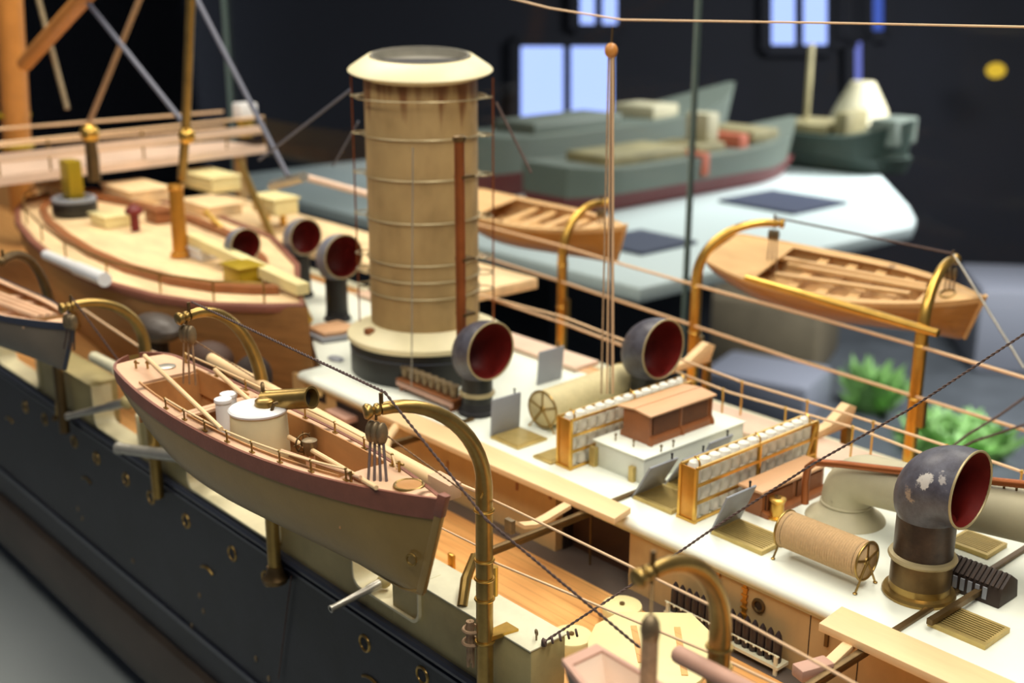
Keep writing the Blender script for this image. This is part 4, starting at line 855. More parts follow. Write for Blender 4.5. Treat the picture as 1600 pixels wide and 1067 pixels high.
# --- boats with thwarts
def pulling(label, L, B, D, mtx, mh, mband, mdeck, minn, sheer, thw, foredeck, afterdeck, name='pulling_boat'):
    t, f = boat(name, label, L, B, D, mtx, mh, mband, mdeck, minn, bandh=.32, sheer=sheer)
    X = lambda s: (s-.5)*L
    if foredeck: deckstrip(mtx, f, L, foredeck, .985).build('fore_deck', mdeck, t)
    if afterdeck: deckstrip(mtx, f, L, .04, afterdeck).build('stern_sheets', mdeck, t)
    for sd in (-1, 1): deckstrip(mtx, f, L, afterdeck or .08, foredeck or .95, .84, n=22, sides=(sd,)).build('gunwale', mdeck, t)
    for s in thw: y = f['hb'](s)*.92; MB(mtx).box(X(s)-.45, X(s)+.45, -y, y, f['zg'](s)-.62, f['zg'](s)-.48).build('thwart', mdeck, t)
    MB(mtx).prism([(X(q), -f['hb'](q)*.5) for q in (.2, .35, .5, .65, .76)]+[(X(q), f['hb'](q)*.5) for q in (.76, .65, .5, .35, .2)], -D*.52, -D*.48).build('bottom_boards', minn, t)
    MB(mtx).tube([(f['xb'](1, z)+.05, 0, z) for z in np.linspace(f['zg'](1)+.2, -D+.2, 6)], .16, 8).build('stem_post', mband, t)
    return t, f
cm = frame((-53.0, 81.9, 6.9), 0, math.radians(19))
cu, cf = pulling('varnished open cutter hanging on the far davits at right', 25.4, 7.0, 3.3, cm, 'cutter', 'cutterin', 'cutterin', 'cutterin', (.9, .75), (.38, .49, .60, .71), .82, .26)
MB(cm).ring(((.89-.5)*25.4, -.2, cf['zg'](.89)+.12), .55, .07, n=24).build('fore_ring', 'davit', cu)
for i, (s0, s1, y, lab) in enumerate(((.25, .8, 1.3, 'long pale oar lying on the far thwarts of the cutter'), (.3, .85, .55, 'long pale oar lying along the middle of the cutter'), (.3, .78, -1.2, 'long pale oar lying near side in the cutter'))):
    tag(MB(cm).tube([((s0-.5)*25.4, y, -.2), ((s1-.5)*25.4, y*.6, .35)], .22, 8).build('oar', 'cutterin'), lab, 'oar')
sm = frame((-89, 82, 6.6), 0, math.radians(10))
pulling('varnished boat partly hidden behind the funnel on the far davits', 25.4, 7.0, 3.3, sm, 'cutter', 'cutterin', 'cutterin', 'cutterin', (.9, .75), (.38, .49, .60, .71), .82, .26)
gm = frame((-90.5, 28.3, 6.9), math.radians(3), math.radians(-4))
gb, gf = pulling('grey open boat with pale thwarts at the left edge', 26.5, 6.2, 3.0, gm, 'greyboat', 'rubrail', 'launchdeck', 'launchin', (.7, .6), (.42, .52, .62, .72, .82), .9, .25)
for i, (y, lab) in enumerate(((.9, 'far oar lying along the grey boat'), (.2, 'middle oar lying along the grey boat'), (-.6, 'near oar lying along the grey boat'))):
    tag(MB(gm).tube([(-3, y, -.1), (8.8, y*.7, .3)], .25, 8).build('oar', 'launchdeck'), lab, 'oar')

# dinghy at the bottom edge
Zd = 7.0
ds = [Pz(878, 1030, Zd), Pz(932, 1005, Zd), Pz(1050, 1075, Zd), Pz(1160, 1150, Zd), Pz(1080, 1230, Zd), Pz(925, 1090, Zd)]
dg = thing('dinghy', 'pinkish square ended dinghy cut off by the bottom edge', 'boat', ds[0])
n_ = len(ds); cen = sum(ds)/n_
rim = MB(); inn = [p+(cen-p)*.14 for p in ds]; low = [p+(cen-p)*.25+A(0, 0, -2.2) for p in ds]
rim.add(ds+inn+[p+A(0, 0, -.25) for p in ds]+[p+A(0, 0, -.25) for p in inn], [(i, (i+1) % n_, n_+(i+1) % n_, n_+i) for i in range(n_)]+[(i, (i+1) % n_, 2*n_+(i+1) % n_, 2*n_+i) for i in range(n_)]+[(n_+i, n_+(i+1) % n_, 3*n_+(i+1) % n_, 3*n_+i) for i in range(n_)]+[(2*n_+i, 2*n_+(i+1) % n_, 3*n_+(i+1) % n_, 3*n_+i) for i in range(n_)]); rim.build('gunwale', 'pink', dg, sharp=25)
MB().loft([[p+(cen-p)*.02+A(0, 0, -.2) for p in ds], low], True, False, True).build('hull', 'greyboat', dg)
MB().loft([[p+A(0, 0, -.1) for p in inn], [p+(cen-p)*.3+A(0, 0, -1.2) for p in ds]], True, False, True).build('inner_floor', 'pinkfloor', dg)
s0, s1 = Py(1060, 1022, 30.5), Py(1180, 1085, 29.5)
tag(MB().tube([s0, s1, s1+(s1-s0)], .34, 12).build('boat_boom', 'pink'), 'thick pinkish spar running off the bottom edge', 'boom')

# ================================================================= DAVITS
def davit(label, x, y, z0, zs, zt, tip, r=.38, m='davit', bent=None, guy=True, name='boat_davit'):
    t = thing(name, label, 'davit', (x, y, z0)); tx, ty = tip; n = 14
    pts = [(x, y, z0), (x, y, z0+(zs-z0)*.5), (x, y, zs)]
    for i in range(1, n+1):
        a = math.pi/2*1.08*i/n; pts.append((x+(tx-x)*(1-math.cos(a))/(1-math.cos(math.pi/2*1.08)), y+(ty-y)*(1-math.cos(a))/(1-math.cos(math.pi/2*1.08)), zs+(zt-zs)*math.sin(a)))
    m_ = len(pts); rr = [r*1.05]*3+[r*(1.0-.28*i/n) for i in range(1, n+1)]
    MB().tube(pts, rr, 16).build('arm', m, t, sharp=70)
    e = A(*pts[-1]); d = e-A(*pts[-2]); d /= np.linalg.norm(d)
    MB().lathe([(r*.5, 0), (r*.75, .12), (r*.75, .28), (r*.45, .36), (r*.8, .5), (r*.95, .68), (r*.75, .8)], e, 18, d).build('head', m, t, sharp=70)
    MB().cyl(e+A(0, 0, .1), e+A(0, 0, .75), .1, 8).build('head_pin', 'davitdark', t)
    return t, e
def bands(t, x, y, zs, r, m='brass'):
    for z in zs: MB().ring((x, y, z), r, .07, n=24, k=6).build('band', m, t)
def tackle(e, base, label, spread=.5, n=4, rope='darkrope', blk=1.1):
    e, base = A(*e), A(*base); t = thing('boat_tackle', label, 'tackle', base); top = e+A(0, 0, -.45)
    MB().tube([e, top], .07, 6).build('hook', 'davitdark', t)
    b = MB(); c = top+A(0, 0, -blk*.55)
    for k in (-.32, 0, .32): b.ball(c+A(k*.9, k*.3, 0), .5*blk/1.3, 12, (.42, .75, 1.25*1.05))
    b.build('block', 'pewter', t, sharp=70)
    for k in range(n):
        u = (k-(n-1)/2)/(n-1)
        MB().tube([c+A(u*spread*1.3, u*.25, -blk*.4), base+A(u*spread*1.8, u*.4, 0)], .065, 6).build('fall', rope, t)
    return t
T1 = Py(596, 641, 28.8); T2 = Py(296, 494, 28.9)
D1, E1 = davit('polished brass launch davit in the foreground, nearest the bow of the launch', -39.6, 33.3, -9, 7.1, T1[2]+.1, T1[:2], .40)
bands(D1, -39.6, 33.3, (-1.1, 1.2, 2.3, 3.3, 5.9), .45)
MB().tube([A(-39.6, 33.3, 6.9), A(-39.0, 32.6, 6.9)], .05).build('band_lug', 'brass', D1)
# bracket plate fixing the davit to the bulwark box
MB().loft([[(-39.8, 33.4, -.75), (-39.2, 33.4, -.75), (-39.2, 33.4, -1.0), (-39.8, 33.4, -1.0)], [(-39.8, 34.9, BZ+.14), (-38.9, 34.9, BZ+.14), (-38.9, 34.9, BZ), (-39.8, 34.9, BZ)]]).build('davit_bracket', 'brass', D1)
D2, E2 = davit('aged brass davit holding the stern of the launch', -60.2, 33.5, -6.2, 5.6, T2[2]+.1, T2[:2], .40)
bands(D2, -60.2, 33.5, (-1.2, 3.4, 5.0), .45, 'davit')
MB().lathe([(.75, -6.3), (.8, -6.0), (.55, -5.7), (.5, -5.2)], (-60.2, 33.5, 0), 20).build('foot_socket', 'davitdark', D2)
q = Py(222, 545, 33.2); q3 = Py(225, 500, 33.2)
e3 = Py(112, 482, 28.5)
D3, E3 = davit('aged brass davit arching over the end of the grey boat', q[0], 33.4, -6, q3[2]-2.0, e3[2]+.2, (e3[0], 28.5), .40)
e4 = Py(5, 405, 28.5); q4 = Py(75, 440, 33.4)
D4, E4 = davit('aged brass davit at the far left edge over the grey boat', q4[0], 33.4, -6, q4[2]-3, e4[2], (e4[0], 28.5), .40, 'davitdark')
tackle(E1+A(0, -.3, 0), Pz(590, 763, 8.5), 'dark rope tackle with fat block lowering the launch bow')
tackle(E2+A(0, -.2, 0), Pz(296, 600, 7.8), 'brown rope tackle with block over the launch stern', .4, 3, 'rope')
tackle(E3+A(0, -.2, 0), Py(108, 545, 28.4), 'dark tackle hanging over the end of the grey boat', .4, 3)
# right foreground davit
x5 = Py(1122, 960, 31.0); e5 = Py(1015, 930, 27.5)
D5, E5 = davit('blurred brass davit arching at the bottom edge of the view', x5[0], 31.2, -6, x5[2]-.8, e5[2]+.9, (e5[0], 27.6), .40, 'davit')
bands(D5, x5[0], 31.2, (x5[2]-1.4, x5[2]-2.2, 5.4), .46, 'davit')
t = thing('boat_tackle', 'blurred pale tackle and block hanging at the bottom edge', 'tackle', Py(1015, 1067, 27))
kb = Py(1016, 985, 26.6); MB().ball(kb, .5, 12, (.7, .7, 1.2)).build('block', 'pewter', t); MB().tube([kb, Py(1012, 1090, 26.6)], .3, 10).build('fall', 'rope', t)
MB().tube([E5+A(0, 0, -.2), kb], .06, 6).build('hook', 'davitdark', t)
# guy rope from davit head to davit head and down aft
def rope(name, lab, pts, r, m, laid=True):
    t = MB()
    for p, q in zip(pts[:-1], pts[1:]):
        if laid:
            L = np.linalg.norm(A(*q)-A(*p))
            for st in twist(p, q, r*.6, max(3, L*1.8)): t.tube(st, r*.62, 5)
        else: t.tube([p, q], r, 6)
    return tag(t.build(name, m, sharp=80), lab, 'rope')
h1, h2 = E1+A(0, .2, .75), E2+A(0, .2, .75)
rope('davit_guy', 'dark laid guy rope between the two launch davit heads', [h2, h1], .065, 'darkrope')
rope('davit_guy', 'dark laid guy rope sloping down aft from the launch davit head', [h1, Py(760, 812, 30.0), Py(1000, 1012, 33)], .06, 'darkrope')
rope('davit_guy', 'thin dark rope tying the launch davit heads to the grey boat davit', [E3+A(0, 0, .7), Py(190, 570, 30.5)], .06, 'darkrope')
rope('fall_line', 'thin twisted line from the launch bow block to the davit', [Py(590, 670, 28.5), A(-39.9, 33.0, 6.4)], .04, 'rope')
rope('fall_line', 'thin twisted line from the launch stern block to its davit', [Py(290, 523, 28.7), A(-60.3, 33.3, 7.0)], .04, 'rope')
# coil of rope at the davit foot
t = MB()
for k in range(9):
    a = k*.7; p = A(-39.95+.12*math.cos(a)-.35, 32.95+.12*math.sin(a), -.2); t.tube([p, p+A(.03*math.sin(3*a), 0, -1.0), p+A(-.05, .05, -2.3-.3*math.sin(2*a))], .09, 6)
t.ring((-40.2, 32.95, -.6), .4, .09, n=16, k=6); t.ring((-40.2, 32.95, -1.3), .42, .09, n=16, k=6)
tag(t.build('rope_hank', 'rope'), 'hank of tan rope tied at the foot of the foreground davit', 'rope')
# small brass cleat stand on the deck by the bulwark
p = Pz(706, 910, DZ+.0); t = thing('belaying_post', 'brass post and bar on the deck under the launch bow', 'post', p)
MB().box(p[0]-.25, p[0]+.25, p[1]-.12, p[1]+.12, DZ, DZ+1.9).build('post', 'brass', t, bevel=.05); MB().obox(p+A(0, 0, 1.0), Pz(670, 903, DZ+1.0), .25, .3).build('bar', 'amber', t)
t = thing('curved_bracket', 'curved tarnished bracket leaning against the foreground davit', 'bracket', Pz(722, 945, BZ))
MB().tube([Pz(722, 947, BZ), Pz(728, 905, BZ+1.0), Pz(742, 868, BZ+1.8)], [.28, .3, .25], 10).build('arm', 'davit', t)
MB().tube([Py(772, 930, HS+.3), Py(772, 885, HS+.3)], .2, 10).build('peg', 'brass', t)
# far davits
for (px, py, tp, lab) in ((1085, 520, (1210, 350), 'brass davit over the stern of the far cutter'), (1428, 640, (1488, 408), 'brass davit over the bow of the far cutter'), (878, 480, (940, 318), 'brass davit over the boat behind the funnel')):
    q = Py(px, py, HF+.3); e = Py(tp[0], tp[1], 82.0); zt = e[2]+.1
    D_, E_ = davit(lab, q[0], HF+.3, -4.5, zt-4.6, zt, (e[0], 82.0), .46, 'brass')
    bands(D_, q[0], HF+.3, (zt-5.4, zt-9.5), .52)
    bl = py  # tackle below its head
    tackle(E_+A(0, 0, 0), A(E_[0], 82, E_[2]-4.2), {1210: 'small tackle at the stern of the far cutter', 1488: 'small tackle at the bow of the far cutter', 940: 'small tackle of the boat behind the funnel'}[tp[0]], .4, 3, 'rope', 1.0)
    if tp[0] == 1488: ER = E_
    if tp[0] == 1210: EL = E_
    MB().box(q[0]+.45, q[0]+.95, HF, HF+.5, -1.6, .6).build('davit_cleat', 'davit', D_)
rope('davit_guy', 'dark guy rope between the far cutter davit heads', [EL+A(0, 0, .5), ER+A(0, 0, .5)], .09, 'darkrope', False)
rope('davit_guy', 'grey guy rope falling from the far cutter bow davit to the right', [ER+A(0, 0, .5), Py(1600, 575, 80)], .09, 'steel', False)
s0, s1 = Py(1166, 434, HF-.2), Py(1466, 521, HF-.2)
bo = thing('boat_boom', 'yellow varnished boom slung along the far cutter', 'boom', s0); MB().tube([s0, s0*.5+s1*.5, s1], [.28, .42, .3], 12).build('spar', 'brass', bo)

# ================================================================= GUNS, POLES ON THE SHIP'S SIDE
def gun(lab, muzzle, breech, r):
    muzzle, breech = A(*muzzle), A(*breech); t = thing('gun_barrel', lab, 'gun', breech); d = muzzle-breech; Ln = np.linalg.norm(d)
    MB().lathe([(r*1.25, 0), (r*1.2, Ln*.3), (r, Ln*.32), (r*.85, Ln*.95), (r*1.0, Ln*.97), (r*1.0, Ln), (r*.5, Ln)], breech, 20, d).build('barrel', 'steel', t)
    MB().lathe([(r*.5, Ln-.02), (r*.5, Ln+.01)], breech, 16, d).build('bore', 'soot', t); MB().ball(breech, r*2.0, 14, (1, 1, .9)).build('mount', 'buff', t)
gun('steel gun barrel poking out below the launch bow', Py(516, 952, 31.2), Py(600, 908, 34.8), .22)
gun('fat pale gun barrel pointing left under the launch hull', Py(184, 700, 31.8), Py(330, 720, 34.8), .46)
gun('steel gun barrel pointing left near the grey boat', Py(105, 651, 31.8), Py(200, 628, 34.8), .3)
tag(MB().tube([Py(147, 558, 35.4), Py(185, 578, 34.0)], .45, 14).build('white_rod', 'cap'), 'short white rod behind the end of the grey boat', 'rod')
for px, y0, y1, lab in ((245, 690, 772, 'thin brass awning post standing on the hull ledge under the launch'), (89, 600, 655, 'thin brass awning post on the hull ledge under the grey boat')):
    a, b = Py(px, y0, HS-.4), Py(px, y1, HS-.4); t = thing('awning_post', lab, 'post', b); MB().tube([a, b], .13, 10).build('rod', 'davit', t); MB().lathe([(.4, 0), (.42, .15), (.22, .35)], b, 14).build('foot', 'davitdark', t)
a, b = Py(455, 900, HS-.2), Py(435, 1060, HS-.2)
rope('hull_cord', 'thin reddish cord hanging down the black hull', [a, b], .05, 'darkrope', False)

# ================================================================= DECK STUFF BOTTOM CENTRE
oz = -2.2
pts_ = [(918, 1000), (930, 975), (968, 955), (1080, 957), (1116, 992), (1112, 1040), (1095, 1062), (1060, 1085), (960, 1085), (920, 1040)]
poly = [Pz(x, y, oz)[:2] for x, y in pts_]
oc = thing('octagonal_plate', 'ivory many sided plate with two slots lying above the deck', 'plate', A(*np.mean(poly, axis=0), oz))
top = MB().prism(poly, oz-.3, oz).build('plate', 'ivory', oc, bevel=.05)
for px, ys in ((990, (978, 1035)), (1058, (980, 1055))):
    a, b = Pz(px, ys[0], oz+.02), Pz(px+12, ys[1], oz+.02); MB().obox(a, b, .32, .06).build('slot', 'deckwood', oc)
MB().cyl(A(*np.mean(poly, axis=0), DZ), A(*np.mean(poly, axis=0), oz-.3), 2.2, 30).build('pedestal', 'buff', oc)
for px, py, lab in ((893, 992, 'round cream disc on the deck left of the ivory plate'), (972, 945, 'round cream disc on the deck above the ivory plate')):
    q = Pz(px, py, -3.6); t = thing('round_mount', lab, 'mount', A(q[0], q[1], DZ)); MB().lathe([(1.0, DZ), (1.15, -3.7), (1.1, -3.6), (.1, -3.55)], (q[0], q[1], 0), 30).build('disc', 'ivory', t); MB().cyl((q[0], q[1], -3.56), (q[0], q[1], -3.45), .15, 10).build('screw', 'davitdark', t)
# dark rigging ropes
rope('backstay', 'dark rope splice rising from the bulwark box to upper right', [Pz(850, 1003, BZ+.2), Py(985, 915, 40.0), Py(1130, 815, 45), Py(1270, 725, 48), Py(1420, 640, 52), Py(1600, 522, 56), Py(1600, 522, 56)*2.2-Py(1420, 640, 52)*1.2], .06, 'darkrope')
p = Pz(850, 1003, BZ+.2); t = MB()
for k in range(5): t.ring(p+A(.25*k, .3*k, .12*k), .16, .06, (1, 1.2, .4), 12, 6)
t.cyl(p+A(0, 0, -.2), p+A(0, 0, .1), .14, 10); tag(t.build('rope_lashing', 'darkrope'), 'knotted dark lashing on an eyebolt of the bulwark box', 'rope')
rope('shroud', 'dark rope slanting up right beyond the far rail, upper one', [Py(1478, 706, 70), Py(1510, 680, 72), Py(1560, 650, 74), Py(1605, 618, 77)], .09, 'darkrope', False)
rope('shroud', 'dark rope slanting up right beyond the far rail, lower one', [Py(1470, 716, 70), Py(1520, 690, 72), Py(1605, 662, 77)], .09, 'darkrope', False)
p = Pz(1205, 795, 0)
# hanging tackle with ball block and overhead wire
hb_ = thing('cargo_tackle', 'tall hanging tackle of thin tan lines with a round wooden block on top', 'tackle', Py(955, 600, YC))
bt_ = Py(955, 79, YC); MB().ball(bt_, .42, 16, (1, 1, 1.15)).build('ball_block', 'mastm', hb_); MB().tube([bt_, Py(957, 42, YC)], .07, 6).build('hook', 'davitdark', hb_)
for k, (dx, m_, r_2) in enumerate(((-7, 'rope', .06), (-1, 'wire', .06), (5, 'wire', .085), (2, 'darkrope', .045))):
    MB().tube([bt_+A(dx*.03, 0, -.3), Py(950+dx*1.5, 615, YC)], r_2, 6).build('fall', m_, hb_)
rope('triatic_stay', 'long thin pale wire stretched across the top right', [Py(720, -22, YC)+(Py(720, -22, YC)-Py(860, 13, YC))*4, Py(720, -22, YC), Py(860, 13, YC), Py(972, 31, YC), Py(1300, 36, YC), Py(1640, 43, YC), Py(1640, 43, YC)+(Py(1640, 43, YC)-Py(1300, 36, YC))*1.5], .065, 'wire', False)

# ================================================================= FORWARD, UPPER LEFT (out of focus)
BH = 5.0
near_ = [(-79.6, 48.3), (-81.2, 46.0), (-84.5, 42.9), (-90, 40.6), (-98, 39.2), (-108, 39.4), (-118, 41.0), (-128, 43.2), (-136, 46), (-142, 49.5), (-145, 54)]
far_ = [(-143, 58), (-134, 60.5), (-118, 61.5), (-104, 60), (-92, 55.5), (-84, 50.6)]
outl = near_+far_
bb = thing('stowed_steam_barge', 'large brown wooden barge with plumb bow stowed left of the funnel', 'boat', (-105, 50, DZ))
def shrink(poly, k, c=(-105, 50)): return [(c[0]+(x-c[0])*(1-k*.5), c[1]+(y-c[1])*(1-k)) for x, y in poly]
rings = []
for f_, z in ((.34, DZ+.1), (.22, -2.5), (.12, 0), (.05, 2.4), (.01, 4.2), (0, BH)):
    pl = shrink(outl, f_); rings.append([(x if i else x+.0, y, z) for i, (x, y) in enumerate(pl)])
for r_i, z in enumerate((DZ+.1, -2.5, 0, 2.4, 4.2, BH)): rings[r_i][0] = (-78.6-.15*z*.6, 48.3, z)
MB().loft(rings, True, True, False).build('hull', 'bigboat', bb, sharp=60)
MB().loft([[(x, y, z) for x, y in shrink(outl, k)] for k, z in ((-.01, BH-.5), (-.02, BH-.05), (-.01, BH+.12), (.05, BH+.12), (.05, BH-.3))], True, False, False).build('rubbing_strake', 'mahog', bb, sharp=50)
MB().prism(shrink(outl, .05), BH-.5, BH-.1).build('deck', 'bigdeck', bb)
inn_ = shrink(outl, .30, (-110, 50)); inn2_ = shrink(outl, .38, (-110, 50))
MB().loft([[(x, y, BH-.1) for x, y in inn_], [(x, y, BH+.55) for x, y in inn_], [(x, y, BH+.55) for x, y in inn2_], [(x, y, BH-.1) for x, y in inn2_]], True, False, False).build('coaming', 'skywood', bb)
rl = MB(); rail_p = shrink(near_, .1)
for (x, y) in rail_p[1:]: rl.tube([(x, y, BH), (x, y, BH+1.6)], .09, 6)
rl.tube([(x, y, BH+1.6) for x, y in rail_p[1:]], .11, 6); rl.build('side_rail', 'davit', bb)
# things on the barge deck
def at(px, py, z=BH): return Pz(px, py, z)
p = at(118, 335); t = thing('mounted_drum', 'dark drum with yellow brass box on top at upper left', 'drum', p)
MB().lathe([(2.2, 0), (2.4, .4), (2.4, 1.4), (2.1, 1.8)], p, 28).build('drum', 'collarblack', t); MB().ring(p+A(0, 0, 1.7), 2.1, .3, n=28).build('drum_rim', 'grey', t)
MB().box(p[0]-1.2, p[0]+1.2, p[1]-.8, p[1]+.8, p[2]+1.8, p[2]+6).build('box', 'yellow', t, bevel=.15)
p = at(283, 400); t = thing('brass_post', 'thick brass post standing on the barge deck', 'post', p); MB().lathe([(.95, 0), (.95, .3), (.72, .5), (.66, 6.2), (.8, 6.4), (.7, 6.7)], p, 24).build('shaft', 'amber', t)
a, b = at(300, 372, BH+1.6), at(474, 450, 2.4)
tag(MB().obox(a, Py(474, 452, 49.5), 1.1, .9).build('gang_plank', 'ivory'), 'pale thick plank sloping along the barge deck toward its bow', 'plank')
for px, py, sx, sy, h, m, nm, lab, cat in ((215, 310, 8, 5, 1.4, 'bigdeck', 'deck_hatch', 'flat tan hatch in the middle of the barge deck', 'hatch'), (175, 350, 4, 3, 1.0, 'ivory', 'deck_box', 'small pale box beside the drum on the barge', 'box'),
      (380, 440, 3, 2.2, 1.4, 'yellow', 'winch', 'small brass winch near the barge bow', 'winch'), (320, 400, 3, 2.4, .8, 'canister', 'deck_box', 'small white box behind the thick brass post', 'box'), (250, 345, 3, 2, 1.2, 'skywood', 'deck_box', 'small brown box before the thick brass post', 'box'),
      (330, 330, 7, 4, 1.0, 'bigdeck', 'deck_hatch', 'tan hatch at the far side of the barge deck', 'hatch'), (330, 292, 8, 4, 1.6, 'ivory', 'deck_locker', 'pale locker beyond the barge below the bridge end', 'locker'), (430, 330, 5, 3, 1.6, 'ivory', 'deck_locker', 'pale locker left of the funnel beyond the barge', 'locker'), (90, 300, 6, 3, .8, 'cream', 'deck_locker', 'cream locker at the rounded end of the barge', 'locker')):
    q = at(px, py); t = thing(nm, lab, cat, q); MB().box(q[0]-sx/2, q[0]+sx/2, q[1]-sy/2, q[1]+sy/2, q[2]-.1, q[2]+h).build('body', m, t, bevel=.15); MB().box(q[0]-sx/2-.2, q[0]+sx/2+.2, q[1]-sy/2-.2, q[1]+sy/2+.2, q[2]+h, q[2]+h+.2).build('lid', m, t, bevel=.05)
p = at(212, 360); t = thing('red_vent', 'tiny dark red mushroom vent on the barge deck', 'ventilator', p); MB().lathe([(.45, 0), (.45, 1.6), (.9, 1.8), (.9, 2.2), (.3, 2.7)], p, 18).build('mushroom', 'cowlred', t)
# slanted brass struts
for i, (a, b, r_, m_, lab) in enumerate(((at(375, 255, 9), at(482, 500, .7), .42, 'brass', 'long yellow brass strut slanting down to the roof left of the funnel'), (at(320, 330, 7), at(352, 362, BH), .3, 'brass', 'short curved brass strut on the barge'),
      (Py(425, 290, 60), Py(475, 276, 60), .5, 'steel', 'grey tube end beyond the barge left of the funnel'), (Py(475, 276, 66), Py(580, 305, 66), .35, 'bridge', 'pink rail running left from behind the funnel'))):
    tag(MB().tube([a, b], r_, 10).build('strut', m_), lab, 'strut')
plank([(-140, 63), (-80, 66), (-80, 74), (-140, 74)], 2.0, 3.0, 'far_deck', 'tan strip of forward deck beyond the barge', 'bigdeck')
# bridge across the ship
bz = 8.0
pA, pB, pC, pD = Pz(0, 290, bz), Pz(415, 238, bz), Pz(410, 225, bz), Pz(0, 250, bz)
br = thing('bridge_deck', 'pinkish flying bridge crossing the ship at upper left', 'bridge', (-140, 60, 0))
xb0, yb0 = pA[0], pA[1]; xb1, yb1 = pB[0], pB[1]
d = A(xb1-xb0, yb1-yb0, 0); d /= np.linalg.norm(d); nrm_ = A(-d[1], d[0], 0); 
if nrm_[0] > 0: nrm_ = -nrm_
o1, o2 = A(xb0, yb0, bz)-d*8, A(xb1, yb1, bz)
MB().slab([o1, o2, o2+nrm_*9, o1+nrm_*20], .7).build('deck_planks', 'bridge', br)
MB().slab([o1-A(0, 0, .0), o2-A(0, 0, .0), o2+A(0, 0, 1.0), o1+A(0, 0, 1.0)], .3).build('edge_board', 'bridge', br)
for hh, m_ in ((4.6, 'wire'), (2.6, 'wire')):
    MB().tube([o1+A(0, 0, hh), o2+A(0, 0, hh)], .17, 8).build('rail', m_, br); MB().tube([o1+nrm_*14+A(0, 0, hh), o2+nrm_*9+A(0, 0, hh)], .17, 8).build('rail', m_, br)
MB().slab([o1+A(0, 0, 2.6), o2+A(0, 0, 2.8), o2+A(0, 0, 3.6), o1+A(0, 0, 3.4)], .15).build('dodger', 'bridge', br)
for f_ in np.linspace(.05, 1, 8): q = o1+(o2-o1)*f_; MB().tube([q, q+A(0, 0, 4.6)], .14, 6).build('stanchion', 'davit', br)
for f_ in (.97,): q = o1+(o2-o1)*f_+nrm_*4; MB().box(q[0]-.6, q[0]+.6, q[1]-.6, q[1]+.6, DZ, bz).build('leg', 'house', br)
q = Py(383, 175, o2[1]-2); t = thing('bridge_lamp', 'white lamp box at the end of the bridge rail', 'lamp', q-A(0, 0, 2)); MB().box(q[0]-1.2, q[0]+1.2, q[1]-1.2, q[1]+1.2, q[2]-1.0, q[2]+1.2).build('body', 'canister', t, bevel=.2); MB().lathe([(.9, -3.2), (1.1, -1)], q, 16).build('bracket', 'yellow', t)
q = Py(140, 208, 50); t = thing('brass_binnacle', 'shiny brass topped binnacle below the bridge rail', 'binnacle', q-A(0, 0, 5)); MB().ball(q, 1.0, 16).build('dome', 'brass', t); MB().lathe([(.7, -5), (.6, -.7)], q, 16).build('column', 'davitdark', t)
# mast, boom, shrouds, tube
mx_ = -160.; 
m0 = Py(18, -40, YC); m1 = Py(28, 240, YC); t = thing('fore_mast', 'thick varnished mast at the top left corner', 'mast', A(m1[0], YC, 0))
MB().tube([A(m1[0], YC, 0), m1, m0+A(0, 0, 8)], [1.75, 1.75, 1.6], 24).build('pole', 'mastm', t); 
for z in (m1[2]+1, m1[2]+5): MB().ring((m1[0], YC, z), 1.85, .35, n=24).build('mast_band', 'yellow', t)
tag(MB().tube([Py(38, 100, 53), Py(132, -5, 53), Py(170, -45, 53)], [.9, .9, .8], 14).build('boom', 'mastm'), 'varnished boom slanting up from the mast at top left', 'boom')
tb_ = thing('thin_mast', 'slim brass tube rising through the bridge at upper left', 'mast', Py(290, 330, 50)); MB().tube([Py(299, -20, 50), Py(290, 205, 50), Py(284, 280, 50)], [.42, .42, .42], 12).build('tube', 'davit', tb_); MB().ball(Py(292, 212, 50), .8, 12).build('collar', 'brass', tb_)
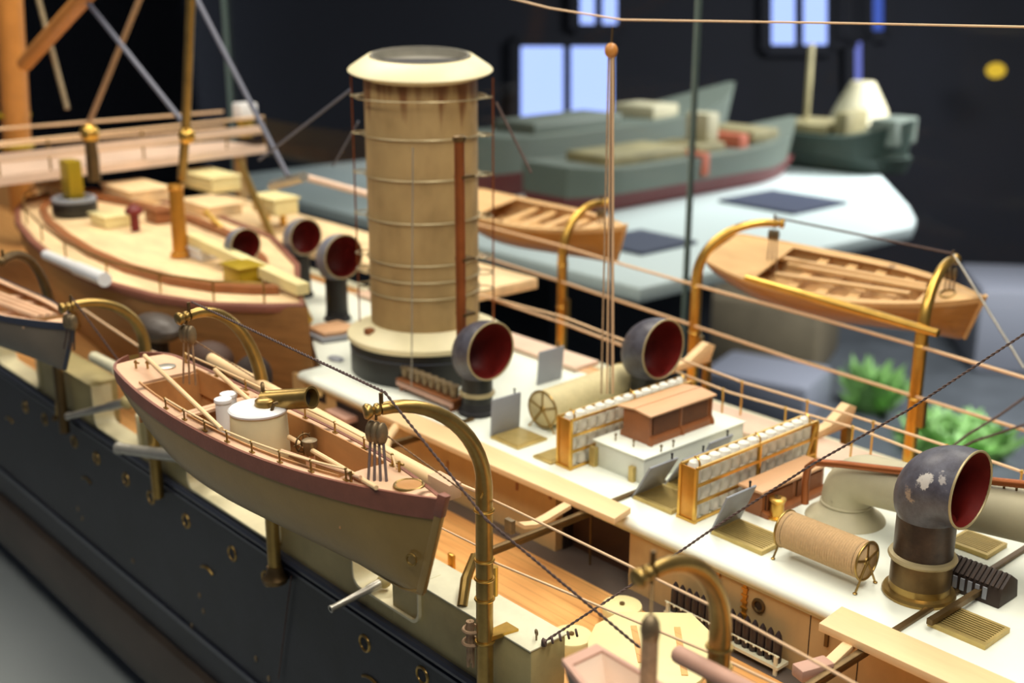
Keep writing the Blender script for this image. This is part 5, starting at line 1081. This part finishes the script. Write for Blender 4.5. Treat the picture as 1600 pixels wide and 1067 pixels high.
for a, b, Y, r_, m_, lab in (((118, -20), (285, 190), 53, .25, 'stay', 'grey stay crossing down from the boom end'), ((298, -20), (450, 275), 58, .25, 'stay', 'grey stay falling right from the slim tube'), ((55, -20), (105, 170), 55, .35, 'pewter', 'thick shroud right beside the mast'), ((228, -25), (140, 190), 60, .3, 'rope', 'tan shroud slanting left behind the bridge'), ((405, 250), (548, 140), 56, .12, 'stay', 'thin stay from bridge to funnel hoop'), ((520, 260), (560, 190), 57, .08, 'stay', 'short thin stay left of the funnel'), ((775, 160), (830, 270), 60, .1, 'darkrope', 'thin dark stay falling right of the funnel')):
    tag(MB().tube([Py(*a, Y), Py(*b, Y)], r_, 8).build('stay', m_), lab, 'rope')

q = Py(88, 492, 36.5); tag(MB().lathe([(1.9, -1.2), (1.8, -.2), (1.2, .6), (.2, .9)], q, 24).build('brass_dome', 'brass'), 'yellow brass dome behind the end of the grey boat', 'dome')
tag(MB().tube([Py(72, 398, 38.4), Py(118, 418, 38.2), Py(120, 419, 38.2), Py(164, 437, 38.0)], [.45, .5, .6, .6], 14).build('white_roll', 'canister'), 'white roll lashed along the near side of the brown barge', 'roll')

for px, py, Y, rx, rz, m_, lab in ((245, 512, 38.5, 2.8, 1.1, 'underbody', 'dark brown canvas covered lump between the barge and the launch stern davit'), (330, 560, 40.5, 2.2, 1.3, 'recess', 'brown covered lump on the deck behind the launch stern'), (395, 590, 42.5, 1.3, 1.8, 'dark', 'dark squat bollard shape under the barge bow')):
    q = Py(px, py, Y); t = thing('covered_gun', lab, 'covered gun', A(q[0], q[1], DZ)); MB().ball(q, 1.0, 18, (rx, 1.6, rz)).build('cover', m_, t); MB().cyl(A(q[0], q[1], DZ), q, .8, 14).build('stand', 'dark', t)

for px, py, r_, m_, lab in ((416, 322, 1.0, 'canister', 'shiny white ball left of the funnel, left one of two'), (441, 322, 1.0, 'canister', 'shiny white ball left of the funnel, right one of two')):
    q = Pz(px, py, 5.2); t = thing('deck_lamp', lab, 'lamp', A(q[0], q[1], 3)); MB().ball(q, r_, 14).build('globe', m_, t); MB().cyl(A(q[0], q[1], 3), q, .4, 10).build('stand', 'brass', t)
